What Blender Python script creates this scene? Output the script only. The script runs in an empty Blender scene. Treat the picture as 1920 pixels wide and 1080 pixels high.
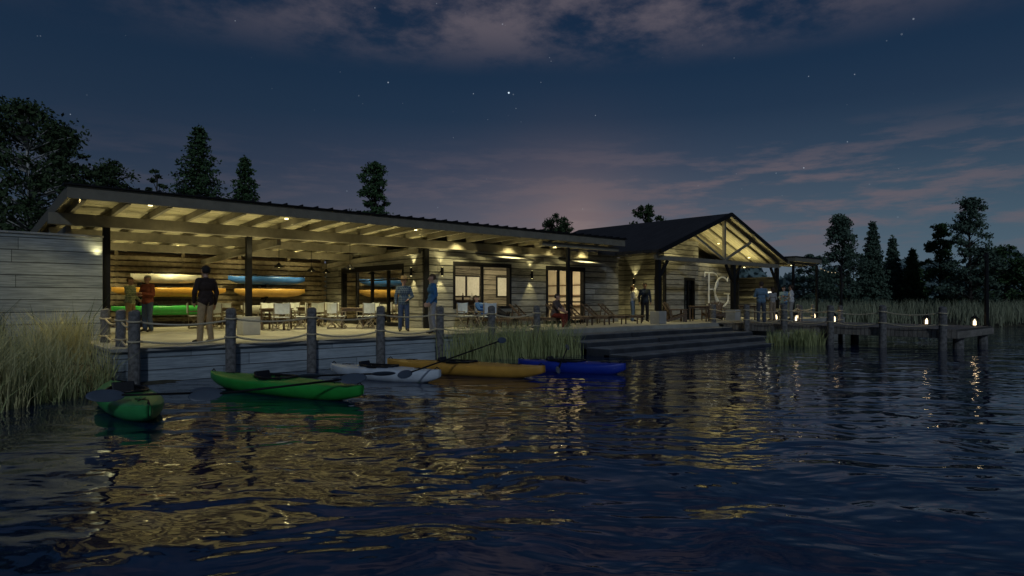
import bpy, math, random
import numpy as np
from mathutils import Vector, Matrix
random.seed(7); rng=np.random.default_rng(7)
scene=bpy.context.scene; COL=scene.collection
EYE=1.8; DK=0.75; F=1200.0; HY=562.0
S_,C_=0.6626,0.749
def W(px,d):
    a=(px-960)/F
    return (d*(S_+C_*a), d*(C_-S_*a))
def P(px,py,h=1.05): return W(px,F*h/(py-HY))
def link(o): COL.objects.link(o); return o

# ---------------- materials
def newmat(name):
    m=bpy.data.materials.new(name); m.use_nodes=True
    nt=m.node_tree; b=nt.nodes['Principled BSDF']; return m,nt,b
def N(nt,t,**k):
    n=nt.nodes.new(t)
    for a,v in k.items(): setattr(n,a,v)
    return n
def mathn(nt,op,a,b=None,c=None):
    n=N(nt,'ShaderNodeMath',operation=op)
    for i,x in enumerate((a,b,c)):
        if x is None: continue
        if isinstance(x,(int,float)): n.inputs[i].default_value=x
        else: nt.links.new(x,n.inputs[i])
    return n.outputs[0]
def mixc(nt,fac,a,b,mode='MIX'):
    n=N(nt,'ShaderNodeMix',data_type='RGBA',blend_type=mode)
    for i,x in ((0,fac),(6,a),(7,b)):
        if isinstance(x,(int,float)): n.inputs[i].default_value=x
        elif isinstance(x,tuple): n.inputs[i].default_value=(*x[:3],1)
        else: nt.links.new(x,n.inputs[i])
    return n.outputs[2]
def noise(nt,vec,scale,detail=4,rough=.6):
    n=N(nt,'ShaderNodeTexNoise'); n.inputs['Scale'].default_value=scale
    n.inputs['Detail'].default_value=detail; n.inputs['Roughness'].default_value=rough
    if vec is not None: nt.links.new(vec,n.inputs['Vector'])
    return n.outputs['Fac']
def mapping(nt,vec,scale=(1,1,1),rot=(0,0,0)):
    n=N(nt,'ShaderNodeMapping'); n.inputs['Scale'].default_value=scale; n.inputs['Rotation'].default_value=rot
    nt.links.new(vec,n.inputs['Vector']); return n.outputs[0]
def bump(nt,b,h,strength=.3,dist=.01):
    n=N(nt,'ShaderNodeBump'); n.inputs['Strength'].default_value=strength; n.inputs['Distance'].default_value=dist
    nt.links.new(h,n.inputs['Height']); nt.links.new(n.outputs[0],b.inputs['Normal'])
def ss(nt,x,a,b_):
    n=N(nt,'ShaderNodeMapRange',interpolation_type='SMOOTHSTEP')
    nt.links.new(x,n.inputs[0]); n.inputs[1].default_value=a; n.inputs[2].default_value=b_
    return n.outputs[0]
def plain(name,c,rough=.6,var=.35,scale=6,metal=0,bs=.2,spec=.4,lo=.3,hi=.7,top=None):
    m,nt,b=newmat(name); tc=N(nt,'ShaderNodeTexCoord').outputs['Object']
    n=noise(nt,tc,scale,5); n=ss(nt,n,lo,hi)
    c2=tuple(x*(1-var) for x in c); col=mixc(nt,n,c2,c)
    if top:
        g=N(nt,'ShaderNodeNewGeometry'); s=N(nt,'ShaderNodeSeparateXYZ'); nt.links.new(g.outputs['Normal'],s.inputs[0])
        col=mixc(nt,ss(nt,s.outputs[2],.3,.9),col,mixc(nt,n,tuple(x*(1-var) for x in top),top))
    nt.links.new(col,b.inputs['Base Color'])
    b.inputs['Roughness'].default_value=rough; b.inputs['Metallic'].default_value=metal
    b.inputs['Specular IOR Level'].default_value=spec
    bump(nt,b,noise(nt,tc,scale*6,3),bs,.01); return m
def plank(name,c1,c2,w=.2,axis='z',blen=2.6,rough=.75,gr=.05,grooved=.75,bs=.6):
    m,nt,b=newmat(name); tc=N(nt,'ShaderNodeTexCoord').outputs['Object']
    s=N(nt,'ShaderNodeSeparateXYZ'); nt.links.new(tc,s.inputs[0]); X,Y,Z=s.outputs
    if axis=='z': st=Z; al=mathn(nt,'ADD',X,Y); sc=(1.2,1.2,22)
    elif axis=='x': st=X; al=mathn(nt,'ADD',Y,Z); sc=(22,1.2,4)
    else: st=Y; al=mathn(nt,'ADD',X,Z); sc=(1.2,22,4)
    q=mathn(nt,'DIVIDE',st,w); fl=mathn(nt,'FLOOR',q); fr=mathn(nt,'FRACT',q)
    wn=N(nt,'ShaderNodeTexWhiteNoise',noise_dimensions='1D'); nt.links.new(fl,wn.inputs['W'])
    al2=mathn(nt,'ADD',mathn(nt,'DIVIDE',al,blen),mathn(nt,'MULTIPLY',wn.outputs[0],7.3))
    fl2=mathn(nt,'FLOOR',al2); fr2=mathn(nt,'FRACT',al2)
    wn2=N(nt,'ShaderNodeTexWhiteNoise',noise_dimensions='2D'); cx=N(nt,'ShaderNodeCombineXYZ')
    nt.links.new(fl,cx.inputs[0]); nt.links.new(fl2,cx.inputs[1]); nt.links.new(cx.outputs[0],wn2.inputs['Vector'])
    g1=mathn(nt,'GREATER_THAN',mathn(nt,'ABSOLUTE',mathn(nt,'SUBTRACT',fr,.5)),.5-gr)
    g2=mathn(nt,'LESS_THAN',fr2,.012/blen*1.0)
    g=mathn(nt,'MAXIMUM',g1,g2)
    grain=noise(nt,mapping(nt,tc,sc),1.6,6,.65)
    big=noise(nt,tc,1.3,3)
    v=mathn(nt,'ADD',mathn(nt,'MULTIPLY',wn2.outputs[0],.6),mathn(nt,'MULTIPLY',ss(nt,grain,.35,.65),.55))
    v=mathn(nt,'MULTIPLY',v,mathn(nt,'ADD',mathn(nt,'MULTIPLY',big,.9),.45))
    col=mixc(nt,v,c1,c2)
    col=mixc(nt,mathn(nt,'MULTIPLY',g,grooved),col,tuple(x*.08 for x in c1))
    nt.links.new(col,b.inputs['Base Color']); b.inputs['Roughness'].default_value=rough
    h=mathn(nt,'SUBTRACT',mathn(nt,'MULTIPLY',grain,.4),g)
    bump(nt,b,h,bs,.012); return m
def emis(name,c,s):
    m,nt,b=newmat(name); b.inputs['Base Color'].default_value=(*c,1)
    b.inputs['Emission Color'].default_value=(*c,1)
    tc=N(nt,'ShaderNodeTexCoord').outputs['Object']
    nt.links.new(mathn(nt,'MULTIPLY_ADD',noise(nt,tc,8,2),s*.2,s*.9),b.inputs['Emission Strength']); return m
WARM=(1,.87,.42)
M={}
M['siding']=plank('weathered_siding',(.045,.043,.038),(.36,.35,.30),.26,'z',3.2,gr=.075,grooved=.92,bs=1)
M['soffit']=plank('soffit_boards',(.24,.215,.13),(.56,.51,.34),.16,'y',2.4,grooved=.6)
M['timber']=plain('rough_timber',(.20,.18,.135),.8,.3,5,lo=.2,hi=.8)
M['slat']=plain('rack_slats',(.24,.195,.125),.8,.4,7)
M['fence']=plain('weathered_post',(.20,.19,.18),.85,.6,10,bs=.6)
M['rope']=plain('rope_fibre',(.62,.52,.34),.9,.3,40)
M['black']=plain('black_steel',(.010,.010,.011),.6,.3,8,spec=.2)
M['conc']=plain('pale_concrete',(.36,.355,.33),.85,.3,1.6,bs=.3)
M['floor']=plain('terrace_concrete',(.40,.385,.33),.8,.4,.9,bs=.15)
M['board']=plank('board_formed_concrete',(.10,.115,.12),(.36,.385,.38),.30,'z',4.5,.85,gr=.035,grooved=.8,bs=.9)
M['retain']=plank('retaining_boards',(.13,.16,.18),(.40,.45,.48),.27,'z',3.4,.85,gr=.035,grooved=.8,bs=.9)
M['stone']=plain('step_stone',(.04,.045,.055),.9,.5,1.8,bs=.8,top=(.21,.22,.23))  # worn pale treads, wet dark risers; riser shading also put into the colour
M['metal']=plank('roof_seams',(.020,.020,.022),(.035,.034,.036),.45,'x',9,.5,gr=.04,grooved=.6)
M['shingle']=plank('roof_courses',(.012,.012,.013),(.034,.033,.034),.4,'y',1.2,.8,gr=.05,grooved=.7)
M['pier']=plank('pier_planks',(.11,.095,.075),(.28,.25,.21),.15,'y',6,.8,gr=.06)
M['white']=plain('canvas_white',(.70,.74,.74),.7,.15,9)
M['wood']=plain('furniture_wood',(.13,.085,.055),.6,.5,9)
M['chairwood']=plain('pale_teak',(.32,.27,.20),.7,.4,9)
M['letter']=plain('sign_white_metal',(.80,.80,.76),.5,.1,5)
M['lamp']=emis('lamp_glow',WARM,5); M['lampw']=emis('lantern_glow',(1,.78,.48),3.5)
M['barlight']=emis('strip_glow',(1,.93,.75),1.5); M['bulb']=emis('bulb_glow',(1,.8,.5),.8)
M['int']=plain('interior_plaster',(.52,.47,.38),.8,.2,2)
M['bark']=plain('tree_bark',(.06,.05,.04),.9,.6,6,bs=.8)
M['birch']=plain('birch_bark',(.55,.53,.48),.8,.55,5)
M['dark']=plain('cockpit_black',(.01,.01,.012),.5,.3,6)
def glassmat():
    m,nt,b=newmat('window_glass'); nt.nodes.remove(b); o=nt.nodes['Material Output']
    t=N(nt,'ShaderNodeBsdfTransparent'); t.inputs[0].default_value=(.88,.9,.87,1)
    g=N(nt,'ShaderNodeBsdfGlossy'); g.inputs['Roughness'].default_value=.05
    fr=N(nt,'ShaderNodeFresnel'); fr.inputs[0].default_value=1.2
    mx=N(nt,'ShaderNodeMixShader'); nt.links.new(fr.outputs[0],mx.inputs[0]); nt.links.new(t.outputs[0],mx.inputs[1]); nt.links.new(g.outputs[0],mx.inputs[2])
    nt.links.new(mx.outputs[0],o.inputs[0]); return m
M['glass']=glassmat()
def foliage(name,c1,c2):
    m,nt,b=newmat(name); g=N(nt,'ShaderNodeNewGeometry')
    tc=N(nt,'ShaderNodeTexCoord').outputs['Object']
    f=mathn(nt,'MULTIPLY_ADD',g.outputs['Random Per Island'],.6,mathn(nt,'MULTIPLY',noise(nt,tc,.9,2),.5))
    nt.links.new(mixc(nt,f,c1,c2),b.inputs['Base Color']); b.inputs['Roughness'].default_value=.7
    b.inputs['Specular IOR Level'].default_value=.2
    return m
M['leaf']=foliage('leaves_dark',(.018,.035,.012),(.08,.12,.05))
M['pine']=foliage('pine_needles',(.02,.045,.02),(.09,.16,.06))
M['farpine']=foliage('pine_needles_haze_tint',(.045,.075,.055),(.13,.19,.13))  # distance haze mixed into the needle colour
M['far']=foliage('leaves_haze_tint',(.13,.20,.20),(.22,.30,.29))  # bluish grey leaf colour stands in for distance haze
M['reed']=foliage('reeds_straw',(.26,.26,.10),(.78,.70,.36))
M['green']=foliage('reeds_green',(.16,.21,.07),(.52,.52,.24))
M['marsh']=foliage('reeds_marsh',(.13,.16,.09),(.42,.42,.27))

# ---------------- mesh builder
class MB:
    def __init__(s): s.v=[]; s.f=[]; s.m=[]
    def add(s,vs,fs,m=0):
        o=len(s.v); s.v+= [tuple(x) for x in vs]; s.f+=[tuple(i+o for i in f) for f in fs]; s.m+=[m]*len(fs); return s
    def box(s,a,b,m=0):
        x0,y0,z0=a;x1,y1,z1=b
        if x0>x1:x0,x1=x1,x0
        if y0>y1:y0,y1=y1,y0
        if z0>z1:z0,z1=z1,z0
        return s.add([(x0,y0,z0),(x1,y0,z0),(x1,y1,z0),(x0,y1,z0),(x0,y0,z1),(x1,y0,z1),(x1,y1,z1),(x0,y1,z1)],
          [(0,3,2,1),(4,5,6,7),(0,1,5,4),(1,2,6,5),(2,3,7,6),(3,0,4,7)],m)
    def beam(s,p0,p1,w,h,m=0):
        p0=Vector(p0);p1=Vector(p1);d=(p1-p0).normalized()
        w=float(w);h=float(h)
        up=Vector((0,0,1)) if abs(d.z)<.95 else Vector((0,1,0))
        r=d.cross(up).normalized()*(w/2); u=r.cross(d).normalized()*(h/2)
        vs=[p0-r-u,p0+r-u,p0+r+u,p0-r+u,p1-r-u,p1+r-u,p1+r+u,p1-r+u]
        return s.add(vs,[(0,1,2,3),(7,6,5,4),(0,4,5,1),(1,5,6,2),(2,6,7,3),(3,7,4,0)],m)
    def tube(s,pts,rs,n=8,m=0,closed=False):
        pts=[Vector(p) for p in pts]
        if not isinstance(rs,(list,tuple)): rs=[rs]*len(pts)
        rs=[float(r) for r in rs]
        vs=[];fs=[];k=len(pts)
        ref=None
        for i,p in enumerate(pts):
            if closed: d=(pts[(i+1)%k]-pts[i-1]).normalized()
            else: d=(pts[min(i+1,k-1)]-pts[max(i-1,0)]).normalized()
            up=Vector((0,0,1)) if abs(d.z)<.9 else Vector((0,1,0))
            if ref is not None and abs(ref.dot(d))<.95: up=ref
            a=d.cross(up).normalized(); b=a.cross(d).normalized(); ref=b
            for j in range(n):
                t=2*math.pi*j/n; vs.append(p+(a*math.cos(t)+b*math.sin(t))*rs[i])
        for i in range(k if closed else k-1):
            for j in range(n):
                i2=(i+1)%k
                fs.append((i*n+j,i2*n+j,i2*n+(j+1)%n,i*n+(j+1)%n))
        if not closed:
            fs.append(tuple(range(n))); fs.append(tuple((k-1)*n+j for j in reversed(range(n))))
        return s.add(vs,fs,m)
    def cyl(s,p0,p1,r0,r1=None,n=10,m=0): return s.tube([p0,p1],[r0,r0 if r1 is None else r1],n,m)
    def ell(s,c,r,n=14,k=10,m=0,rot=None):
        vs=[];fs=[]
        if not isinstance(r,(list,tuple)): r=(r,r,r)
        for i in range(k+1):
            ph=math.pi*i/k
            for j in range(n):
                t=2*math.pi*j/n
                q=Vector((r[0]*math.sin(ph)*math.cos(t),r[1]*math.sin(ph)*math.sin(t),r[2]*math.cos(ph)))
                if rot is not None: q=rot@q
                vs.append(q+Vector(c))
        for i in range(k):
            for j in range(n):
                a=i*n+j;b=i*n+(j+1)%n;c2=(i+1)*n+(j+1)%n;d=(i+1)*n+j
                if i==0: fs.append((a,d,c2))
                elif i==k-1: fs.append((a,d,b))
                else: fs.append((a,d,c2,b))
        return s.add(vs,fs,m)
    def obj(s,name,mats,parent=None,world=False,smooth=False,bev=0,**kw):
        me=bpy.data.meshes.new(name)
        vs=s.v
        if parent is not None and world:
            l=parent['_o']; vs=[(a-l[0],b-l[1],c-l[2]) for a,b,c in vs]
        me.from_pydata(vs,[],s.f)
        if not isinstance(mats,(list,tuple)): mats=[mats]
        for x in mats: me.materials.append(M[x] if isinstance(x,str) else x)
        me.polygons.foreach_set('material_index',s.m)
        if smooth: me.polygons.foreach_set('use_smooth',[True]*len(s.f))
        me.update(); 
        o=bpy.data.objects.new(name,me); link(o)
        if parent is not None: o.parent=parent; o['_o']=parent['_o'] if world else (0,0,0)
        else: o['_o']=(0,0,0)
        if bev:
            b=o.modifiers.new('b','BEVEL'); b.width=bev; b.segments=2; b.limit_method='ANGLE'
        for k,v in kw.items():
            if k=='loc': o.location=v
            elif k=='rot': o.rotation_euler=(0,0,v)
            else: o[k]=v
        return o
def thing(name,loc,label,cat,group=None,rot=0):
    e=bpy.data.objects.new(name,None); link(e); e.location=loc; e.rotation_euler=(0,0,rot); e.empty_display_size=.3
    e['label']=label; e['category']=cat; e['_o']=tuple(loc)
    if group: e['group']=group
    return e
def copy_thing(root,loc,rot=0,label=None):
    def cp(o,par):
        c=o.copy(); link(c)
        if par is not None: c.parent=par
        for ch in list(o.children): cp(ch,c)
        return c
    r=cp(root,None); r.location=loc; r.rotation_euler=(0,0,rot)
    if label: r['label']=label
    return r
def light(kind,name,loc,power,color=WARM,r=.05,parent=None,target=None,angle=None,blend=.5,world=True):
    l=bpy.data.lights.new(name,kind); l.energy=power; l.color=color
    if kind=='AREA': l.size=r
    else: l.shadow_soft_size=r
    if kind=='SPOT': l.spot_size=math.radians(angle or 100); l.spot_blend=blend
    o=bpy.data.objects.new(name,l); link(o)
    if parent is not None:
        o.parent=parent
        if world:
            q=parent['_o']; loc=tuple(loc[i]-q[i] for i in range(3))
    o.location=loc
    if target is not None:
        o.rotation_euler=Vector(target).to_track_quat('-Z','Y').to_euler()
    return o
def up(par,name,x,y,z,pw,ang=150,tg=(0,0,1)): light('SPOT',name,(x,y,z),pw,parent=par,r=.12,target=tg,angle=ang,blend=.6)  # bare upward fill spot, no fixture

# ---------------- ground & water
shore=[(-400,13.6),(-3,12.9),(.6,13.3),(1.8,14.3),(2.75,15.7),(14,16.5),(31,17),(37,16.2),(41,17.5),(46,17),(50,13),(54,9.2),(62,4),(80,-6),(140,-60),(400,-200),(400,900),(-400,900)]
def inside(pts,poly):
    x,y=pts[:,0],pts[:,1]; r=np.zeros(len(x),bool); n=len(poly)
    for i in range(n):
        x0,y0=poly[i];x1,y1=poly[(i+1)%n]
        c=((y0>y)!=(y1>y))
        with np.errstate(divide='ignore',invalid='ignore'):
            t=(x1-x0)*(y-y0)/(y1-y0+1e-12)+x0
        r^=c&(x<t)
    return r
def sdist(pts,poly):
    d=np.full(len(pts),1e9); n=len(poly)
    for i in range(n-1):
        a=np.array(poly[i],float);b=np.array(poly[(i+1)%n],float);ab=b-a
        t=np.clip(((pts-a)@ab)/(ab@ab),0,1); q=a+t[:,None]*ab
        d=np.minimum(d,np.linalg.norm(pts-q,axis=1))
    return np.where(inside(pts,poly),d,-d)
def gz(pts):
    pts=np.asarray(pts,float); s=sdist(pts,shore)
    s=s+.35*np.sin(pts[:,0]*1.3+pts[:,1]*.7)+.2*np.sin(pts[:,0]*3.1-pts[:,1]*2.3)
    z=np.where(s>0,.06+.5*(1-np.exp(-s/2.2)),.06+s*.35)
    z=np.maximum(z,-1.2)
    t=(pts[:,0]>2.6)&(pts[:,0]<41)&(pts[:,1]>15.5)&(pts[:,1]<30)
    return np.where(t,np.minimum(z,.35),z)
gx=np.concatenate([np.array([-400,-200,-100,-60,-40,-25,-15]),np.arange(-10,70,.5),np.array([75,85,100,130,180,260,400])])
gy=np.concatenate([np.array([-300,-150,-60,-30,-15]),np.arange(-8,40,.5),np.array([45,55,70,90,120,170,250,400,900])])
XX,YY=np.meshgrid(gx,gy); pts=np.stack([XX.ravel(),YY.ravel()],1); Z=gz(pts)
nx=len(gx); mb=MB(); mb.v=[(float(a),float(b),float(c)) for (a,b),c in zip(pts,Z)]
for j in range(len(gy)-1):
    for i in range(nx-1): mb.f.append((j*nx+i,j*nx+i+1,(j+1)*nx+i+1,(j+1)*nx+i))
mb.m=[0]*len(mb.f)
M['soil']=plain('bank_soil',(.09,.08,.045),.95,.6,3,bs=1)
mb.obj('ground','soil',smooth=True,kind='structure')
m,nt,b=newmat('lake_water'); tc=N(nt,'ShaderNodeTexCoord').outputs['Object']
rt=mapping(nt,tc,(1,1,1),(0,0,math.radians(41.5)))
warp=N(nt,'ShaderNodeTexNoise'); warp.inputs['Scale'].default_value=.5; nt.links.new(rt,warp.inputs['Vector'])
wa=N(nt,'ShaderNodeVectorMath',operation='MULTIPLY_ADD'); nt.links.new(warp.outputs['Color'],wa.inputs[0]); wa.inputs[1].default_value=(1.2,1.2,0); nt.links.new(rt,wa.inputs[2]); rw=wa.outputs[0]
n1=noise(nt,mapping(nt,rw,(.4,.75,1)),1.0,2,.5)
n2=noise(nt,mapping(nt,rw,(1.2,2.1,1)),1.0,2,.5)
n3=noise(nt,mapping(nt,rw,(4,6,1)),1.0,2,.5)
patch=ss(nt,noise(nt,mapping(nt,rt,(.09,.16,1)),1.0,2,.5),.35,.65)
h=mathn(nt,'ADD',mathn(nt,'MULTIPLY',n1,.75),mathn(nt,'MULTIPLY',mathn(nt,'ADD',mathn(nt,'MULTIPLY',n2,.48),mathn(nt,'MULTIPLY',n3,.045)),mathn(nt,'MULTIPLY_ADD',patch,.5,.6)))
bump(nt,b,h,1.0,.092)
murk=ss(nt,noise(nt,mapping(nt,rw,(1.6,2.2,1)),1.0,5,.65),.42,.72)
nt.links.new(mixc(nt,murk,(.004,.013,.046),(.016,.042,.105)),b.inputs['Base Color'])
b.inputs['Roughness'].default_value=.03; b.inputs['IOR'].default_value=1.8
M['water']=m
MB().add([(-900,-900,0),(1200,-900,0),(1200,1200,0),(-900,1200,0)],[(0,1,2,3)]).obj('water','water',kind='structure')

# ---------------- terrace
mb=MB().box((2.75,15.75,-.9),(26.6,29,DK)).box((26.6,15.75,-.9),(41,26,DK))
mb.obj('terrace','floor',kind='structure')
e=thing('retaining_wall',(9,15.7,0),'grey-blue board retaining wall rising from the water under the terrace','wall')
MB().box((2.62,15.6,-.9),(15.6,15.745,DK-.06)).box((2.62,15.745,-.9),(2.745,19.3,DK-.06)).obj('wall','retain',e,True)
MB().box((2.56,15.5,DK-.06),(15.6,15.9,DK+.015)).box((2.56,15.9,DK-.06),(2.9,19.2,DK+.015)).obj('coping','conc',e,True,bev=.01)
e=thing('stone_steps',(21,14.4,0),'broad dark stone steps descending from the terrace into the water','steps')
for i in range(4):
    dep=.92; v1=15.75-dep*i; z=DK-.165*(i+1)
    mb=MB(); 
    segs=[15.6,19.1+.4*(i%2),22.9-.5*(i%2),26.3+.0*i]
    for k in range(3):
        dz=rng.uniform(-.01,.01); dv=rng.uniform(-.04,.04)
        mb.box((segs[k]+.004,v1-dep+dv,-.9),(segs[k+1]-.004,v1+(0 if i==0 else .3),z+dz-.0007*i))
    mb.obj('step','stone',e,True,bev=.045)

# ---------------- boathouse
def wallbox(mb,axis,c0,c1,a0,a1,z0,z1,ops=()):
    def bx(p,q,r,s):
        if q-p<1e-4 or s-r<1e-4: return
        if axis=='u': mb.box((p,c0,r),(q,c1,s))
        else: mb.box((c0,p,r),(c1,q,s))
    cur=a0
    for (p,q,r,s) in sorted(ops):
        bx(cur,p,z0,z1); bx(p,q,z0,r); bx(p,q,s,z1); cur=q
    bx(cur,a1,z0,z1)
def opening(parent,axis,c,a0,a1,z0,z1,n=2,name='window',fw=.07,rail=None):
    mb=MB(); d=.1
    def bx(p,q,r,s,dd=d):
        if axis=='u': mb.box((p,c-dd/2,r),(q,c+dd/2,s))
        else: mb.box((c-dd/2,p,r),(c+dd/2,q,s))
    bx(a0,a1,z0,z0+fw,.22); bx(a0,a1,z1-fw*1.6,z1,.22); bx(a0,a0+fw,z0+fw,z1-fw*1.6,.22); bx(a1-fw,a1,z0+fw,z1-fw*1.6,.22)
    for i in range(1,n):
        x=a0+(a1-a0)*i/n; bx(x-fw/2,x+fw/2,z0+fw,z1-fw*1.6)
    if rail: bx(a0+fw,a1-fw,rail-.03,rail+.03,.06)
    g=MB()
    if axis=='u': g.add([(a0,c,z0),(a1,c,z0),(a1,c,z1),(a0,c,z1)],[(0,1,2,3)])
    else: g.add([(c,a0,z0),(c,a1,z0),(c,a1,z1),(c,a0,z1)],[(0,1,2,3)])
    w=g.obj(name,'glass',parent,True)
    mb.obj('frame','black',w,True,bev=.006)
    return w
def rz(v): return 4.26-.044*(v-17.5)
U0,U1,V0,V1=2.1,21.9,17.5,30
BH=thing('boathouse',(13,19.7,DK),'long low boathouse with shed roof, weathered siding and open boat bay','building')
mb=MB()
vs=[(U0,V0,rz(V0)),(U1,V0,rz(V0)),(U1,V1,rz(V1)),(U0,V1,rz(V1))]
top=[(a,b,c+.12) for a,b,c in vs]
mb.add(vs,[(3,2,1,0)],0)
mb.add(vs+top,[(4,5,6,7),(0,1,5,4),(1,2,6,5),(2,3,7,6),(3,0,4,7)],1)
roof=mb.obj('roof',['soffit','metal'],BH,True)
def sub(mb,name,mats,par,bev=0,smooth=False): return mb.obj(name,mats,par,True,bev=bev,smooth=smooth)
mb=MB().box((U0-.05,V0-.06,rz(V0)-.16),(U1+.05,V0-.005,rz(V0)+.13)); 
mb.add([(U0-.05,V0,rz(V0)-.16),(U0-.05,V1,rz(V1)-.16),(U0-.05,V1,rz(V1)+.13),(U0-.05,V0,rz(V0)+.13),(U0-.004,V0,rz(V0)-.16),(U0-.004,V1,rz(V1)-.16),(U0-.004,V1,rz(V1)+.13),(U0-.004,V0,rz(V0)+.13)],[(0,3,2,1),(4,5,6,7),(0,1,5,4),(1,2,6,5),(2,3,7,6),(3,0,4,7)])
sub(mb,'fascia','timber',roof,.008)
mb=MB().box((U0-.12,V0-.14,rz(V0)+.134),(U1+.12,V0+.3,rz(V0)+.17))
x=U0
while x<U1: mb.box((x,V0-.14,rz(V0)+.165),(x+.03,V0+.6,rz(V0)+.215)); x+=.45
sub(mb,'roof_edge','black',roof)
x=U0+.28
while x<U1:
    mb=MB(); vend=28.0 if x<13 else 19.55
    mb.beam((x,V0+.02,rz(V0+.02)-.095),(x,vend,rz(vend)-.095),.09,.17); sub(mb,'rafter','timber',roof); x+=.9
for v in (22.4,25.2):
    mb=MB().box((U0+.1,v-.08,rz(v)-.44),(13.1,v+.08,rz(v)-.185)); sub(mb,'purlin','timber',roof)
for uu in (2.35,7.8,13.0):
    mb=MB().beam((uu,19.8,rz(19.8)-.56),(uu,27.8,rz(27.8)-.5),.12,.2); sub(mb,'cross_beam','timber',roof)
zb=rz(19.6)-.18
MB().box((U0-.2,19.5,zb-.30),(U1,19.69,zb)).obj('beam','timber',BH,True,bev=.01)
def post(par,u,v,z1,base=True,w=.16):
    mb=MB().box((u-w/2,v-w/2,DK+.02 if not base else DK+.55),(u+w/2,v+w/2,z1))
    if not base: mb.box((u-.13,v-.13,DK),(u+.13,v+.13,DK+.021))
    mb.obj('post','black',par,True,bev=.008)
    if base: MB().box((u-.26,v-.26,DK),(u+.26,v+.26,DK+.55)).obj('post_base','conc',par,True,bev=.015)
post(BH,3.15,19.6,zb-.30,False); post(BH,6.8,19.6,zb-.30,True); 
post(BH,18.7,17.75,rz(17.75)-.36,False,.12)
MB().box((17.2,17.66,rz(17.7)-.36),(21.8,17.84,rz(17.7)-.19)).obj('beam','timber',BH,True)
mb=MB(); wallbox(mb,'u',19.72,19.9,13.3,21.95,DK,zb-.02,[(14.45,17.4,1.45,3.26),(19.4,21.9,DK,3.27)])
wallbox(mb,'u',19.72,19.9,21.95,24.3,DK,3.82)
mb.obj('wall','siding',BH,True)
mb=MB(); wallbox(mb,'v',13.2,13.38,19.92,27.9,DK,rz(27.9)-.02,[(21.2,26.4,DK,3.2)]); mb.obj('wall','siding',BH,True)
mb=MB(); wallbox(mb,'v',24.12,24.3,19.92,27.9,DK,3.82); mb.obj('wall','siding',BH,True)
mb=MB(); wallbox(mb,'u',27.92,28.05,13.4,24.3,DK,3.7); mb.obj('wall','siding',BH,True)
MB().box((21.95,19.0,3.84),(24.4,28,3.98)).obj('link_roof',['metal'],BH,True)
MB().box((13.1,19.62,DK),(13.3,19.715,zb-.31)).obj('corner_post','black',BH,True)
opening(BH,'u',19.8,14.45,17.4,1.45,3.26,2,fw=.1)
opening(BH,'u',19.8,19.4,21.9,DK+.01,3.27,3,'door',.12,rail=1.7)
opening(BH,'v',13.3,21.2,26.4,DK+.01,3.2,4,'door',.14,rail=2.6)
for (a,b) in ((15.6,18.2),(20.2,22.6)):
    mb=MB().add([(a,19.69,3.52),(b,19.69,3.52),(b,19.1,3.40),(a,19.1,3.40),(a,19.69,3.57),(b,19.69,3.57),(b,19.1,3.45),(a,19.1,3.45)],[(3,2,1,0),(4,5,6,7),(0,1,5,4),(1,2,6,5),(2,3,7,6),(3,0,4,7)])
    mb.obj('awning','conc',BH,True)
MB().box((13.4,19.95,DK+.004),(24.1,27.9,DK+.012)).obj('interior_floor','wood',BH,True)
MB().box((13.4,19.95,3.66),(24.1,27.9,3.70)).obj('interior_ceiling','int',BH,True)
MB().box((23.95,19.95,DK),(24.1,27.9,3.65)).obj('partition','int',BH,True)
MB().box((13.4,25.6,DK),(23.94,25.75,3.65)).obj('partition','siding',BH,True)
for (a,b) in ((17.0,17.75),(18.7,19.45),(19.6,20.35),(21.6,22.4)):
    MB().box((a,25.52,2.0),(b,25.55,2.95)).obj('inner_panel','white',BH,True)
    MB().box((a-.08,25.556,1.92),(b+.08,25.59,3.03)).obj('panel_frame','black',BH,True)
for z in (1.5,2.0,2.5): MB().box((23.6,20.6,z),(23.945,24.8,z+.05)).obj('wall_shelf','wood',BH,True)
MB().box((14.6,22.4,DK),(17.9,22.9,1.72)).box((14.5,22.3,1.72),(18.0,23.0,1.78)).obj('counter','wood',BH,True)
for i,x in enumerate((14.9,15.2,15.9,16.6,17.1,17.6)):
    MB().tube([(x,22.6,1.78),(x,22.6,1.98),(x,22.6,2.02),(x,22.6,2.1+.03*(i%2))],[.045,.045,.02,.018],10).obj('bottle',['dark','white'][i%2],BH,True,smooth=True)
for (x,y,z,pw) in ((16.6,24.0,2.9,85),(20.9,23.4,2.75,110),(22.4,21.9,2.6,80),(14.6,24.3,2.9,65)):
    mb=MB().cyl((x,y,3.66),(x,y,z+.1),.01,n=6,m=0); mb.ell((x,y,z),(.07,.07,.09),m=1)
    mb.obj('pendant_lamp',['black','lampw'],BH,True,smooth=True)
    light('POINT','pendant_light',(x,y,z-.25),pw,(1,.80,.48),parent=BH,r=.08)
for (x,y) in ((8.9,22.6),(11.0,24.6),(11.3,21.9),(12.2,25.8)):
    zc=rz(y)-.02; z=2.95
    mb=MB().cyl((x,y,zc),(x,y,z+.14),.012,n=6,m=0); mb.tube([(x,y,z+.16),(x,y,z+.1),(x,y,z)],[.03,.08,.19],14,0); mb.ell((x,y,z+.045),.05,m=1)
    mb.obj('pendant_lamp',['black','lamp'],BH,True)
    light('SPOT','pendant_light',(x,y,z-.03),130,parent=BH,r=.1,target=(0,0,-1),angle=120,blend=.7)
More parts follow.
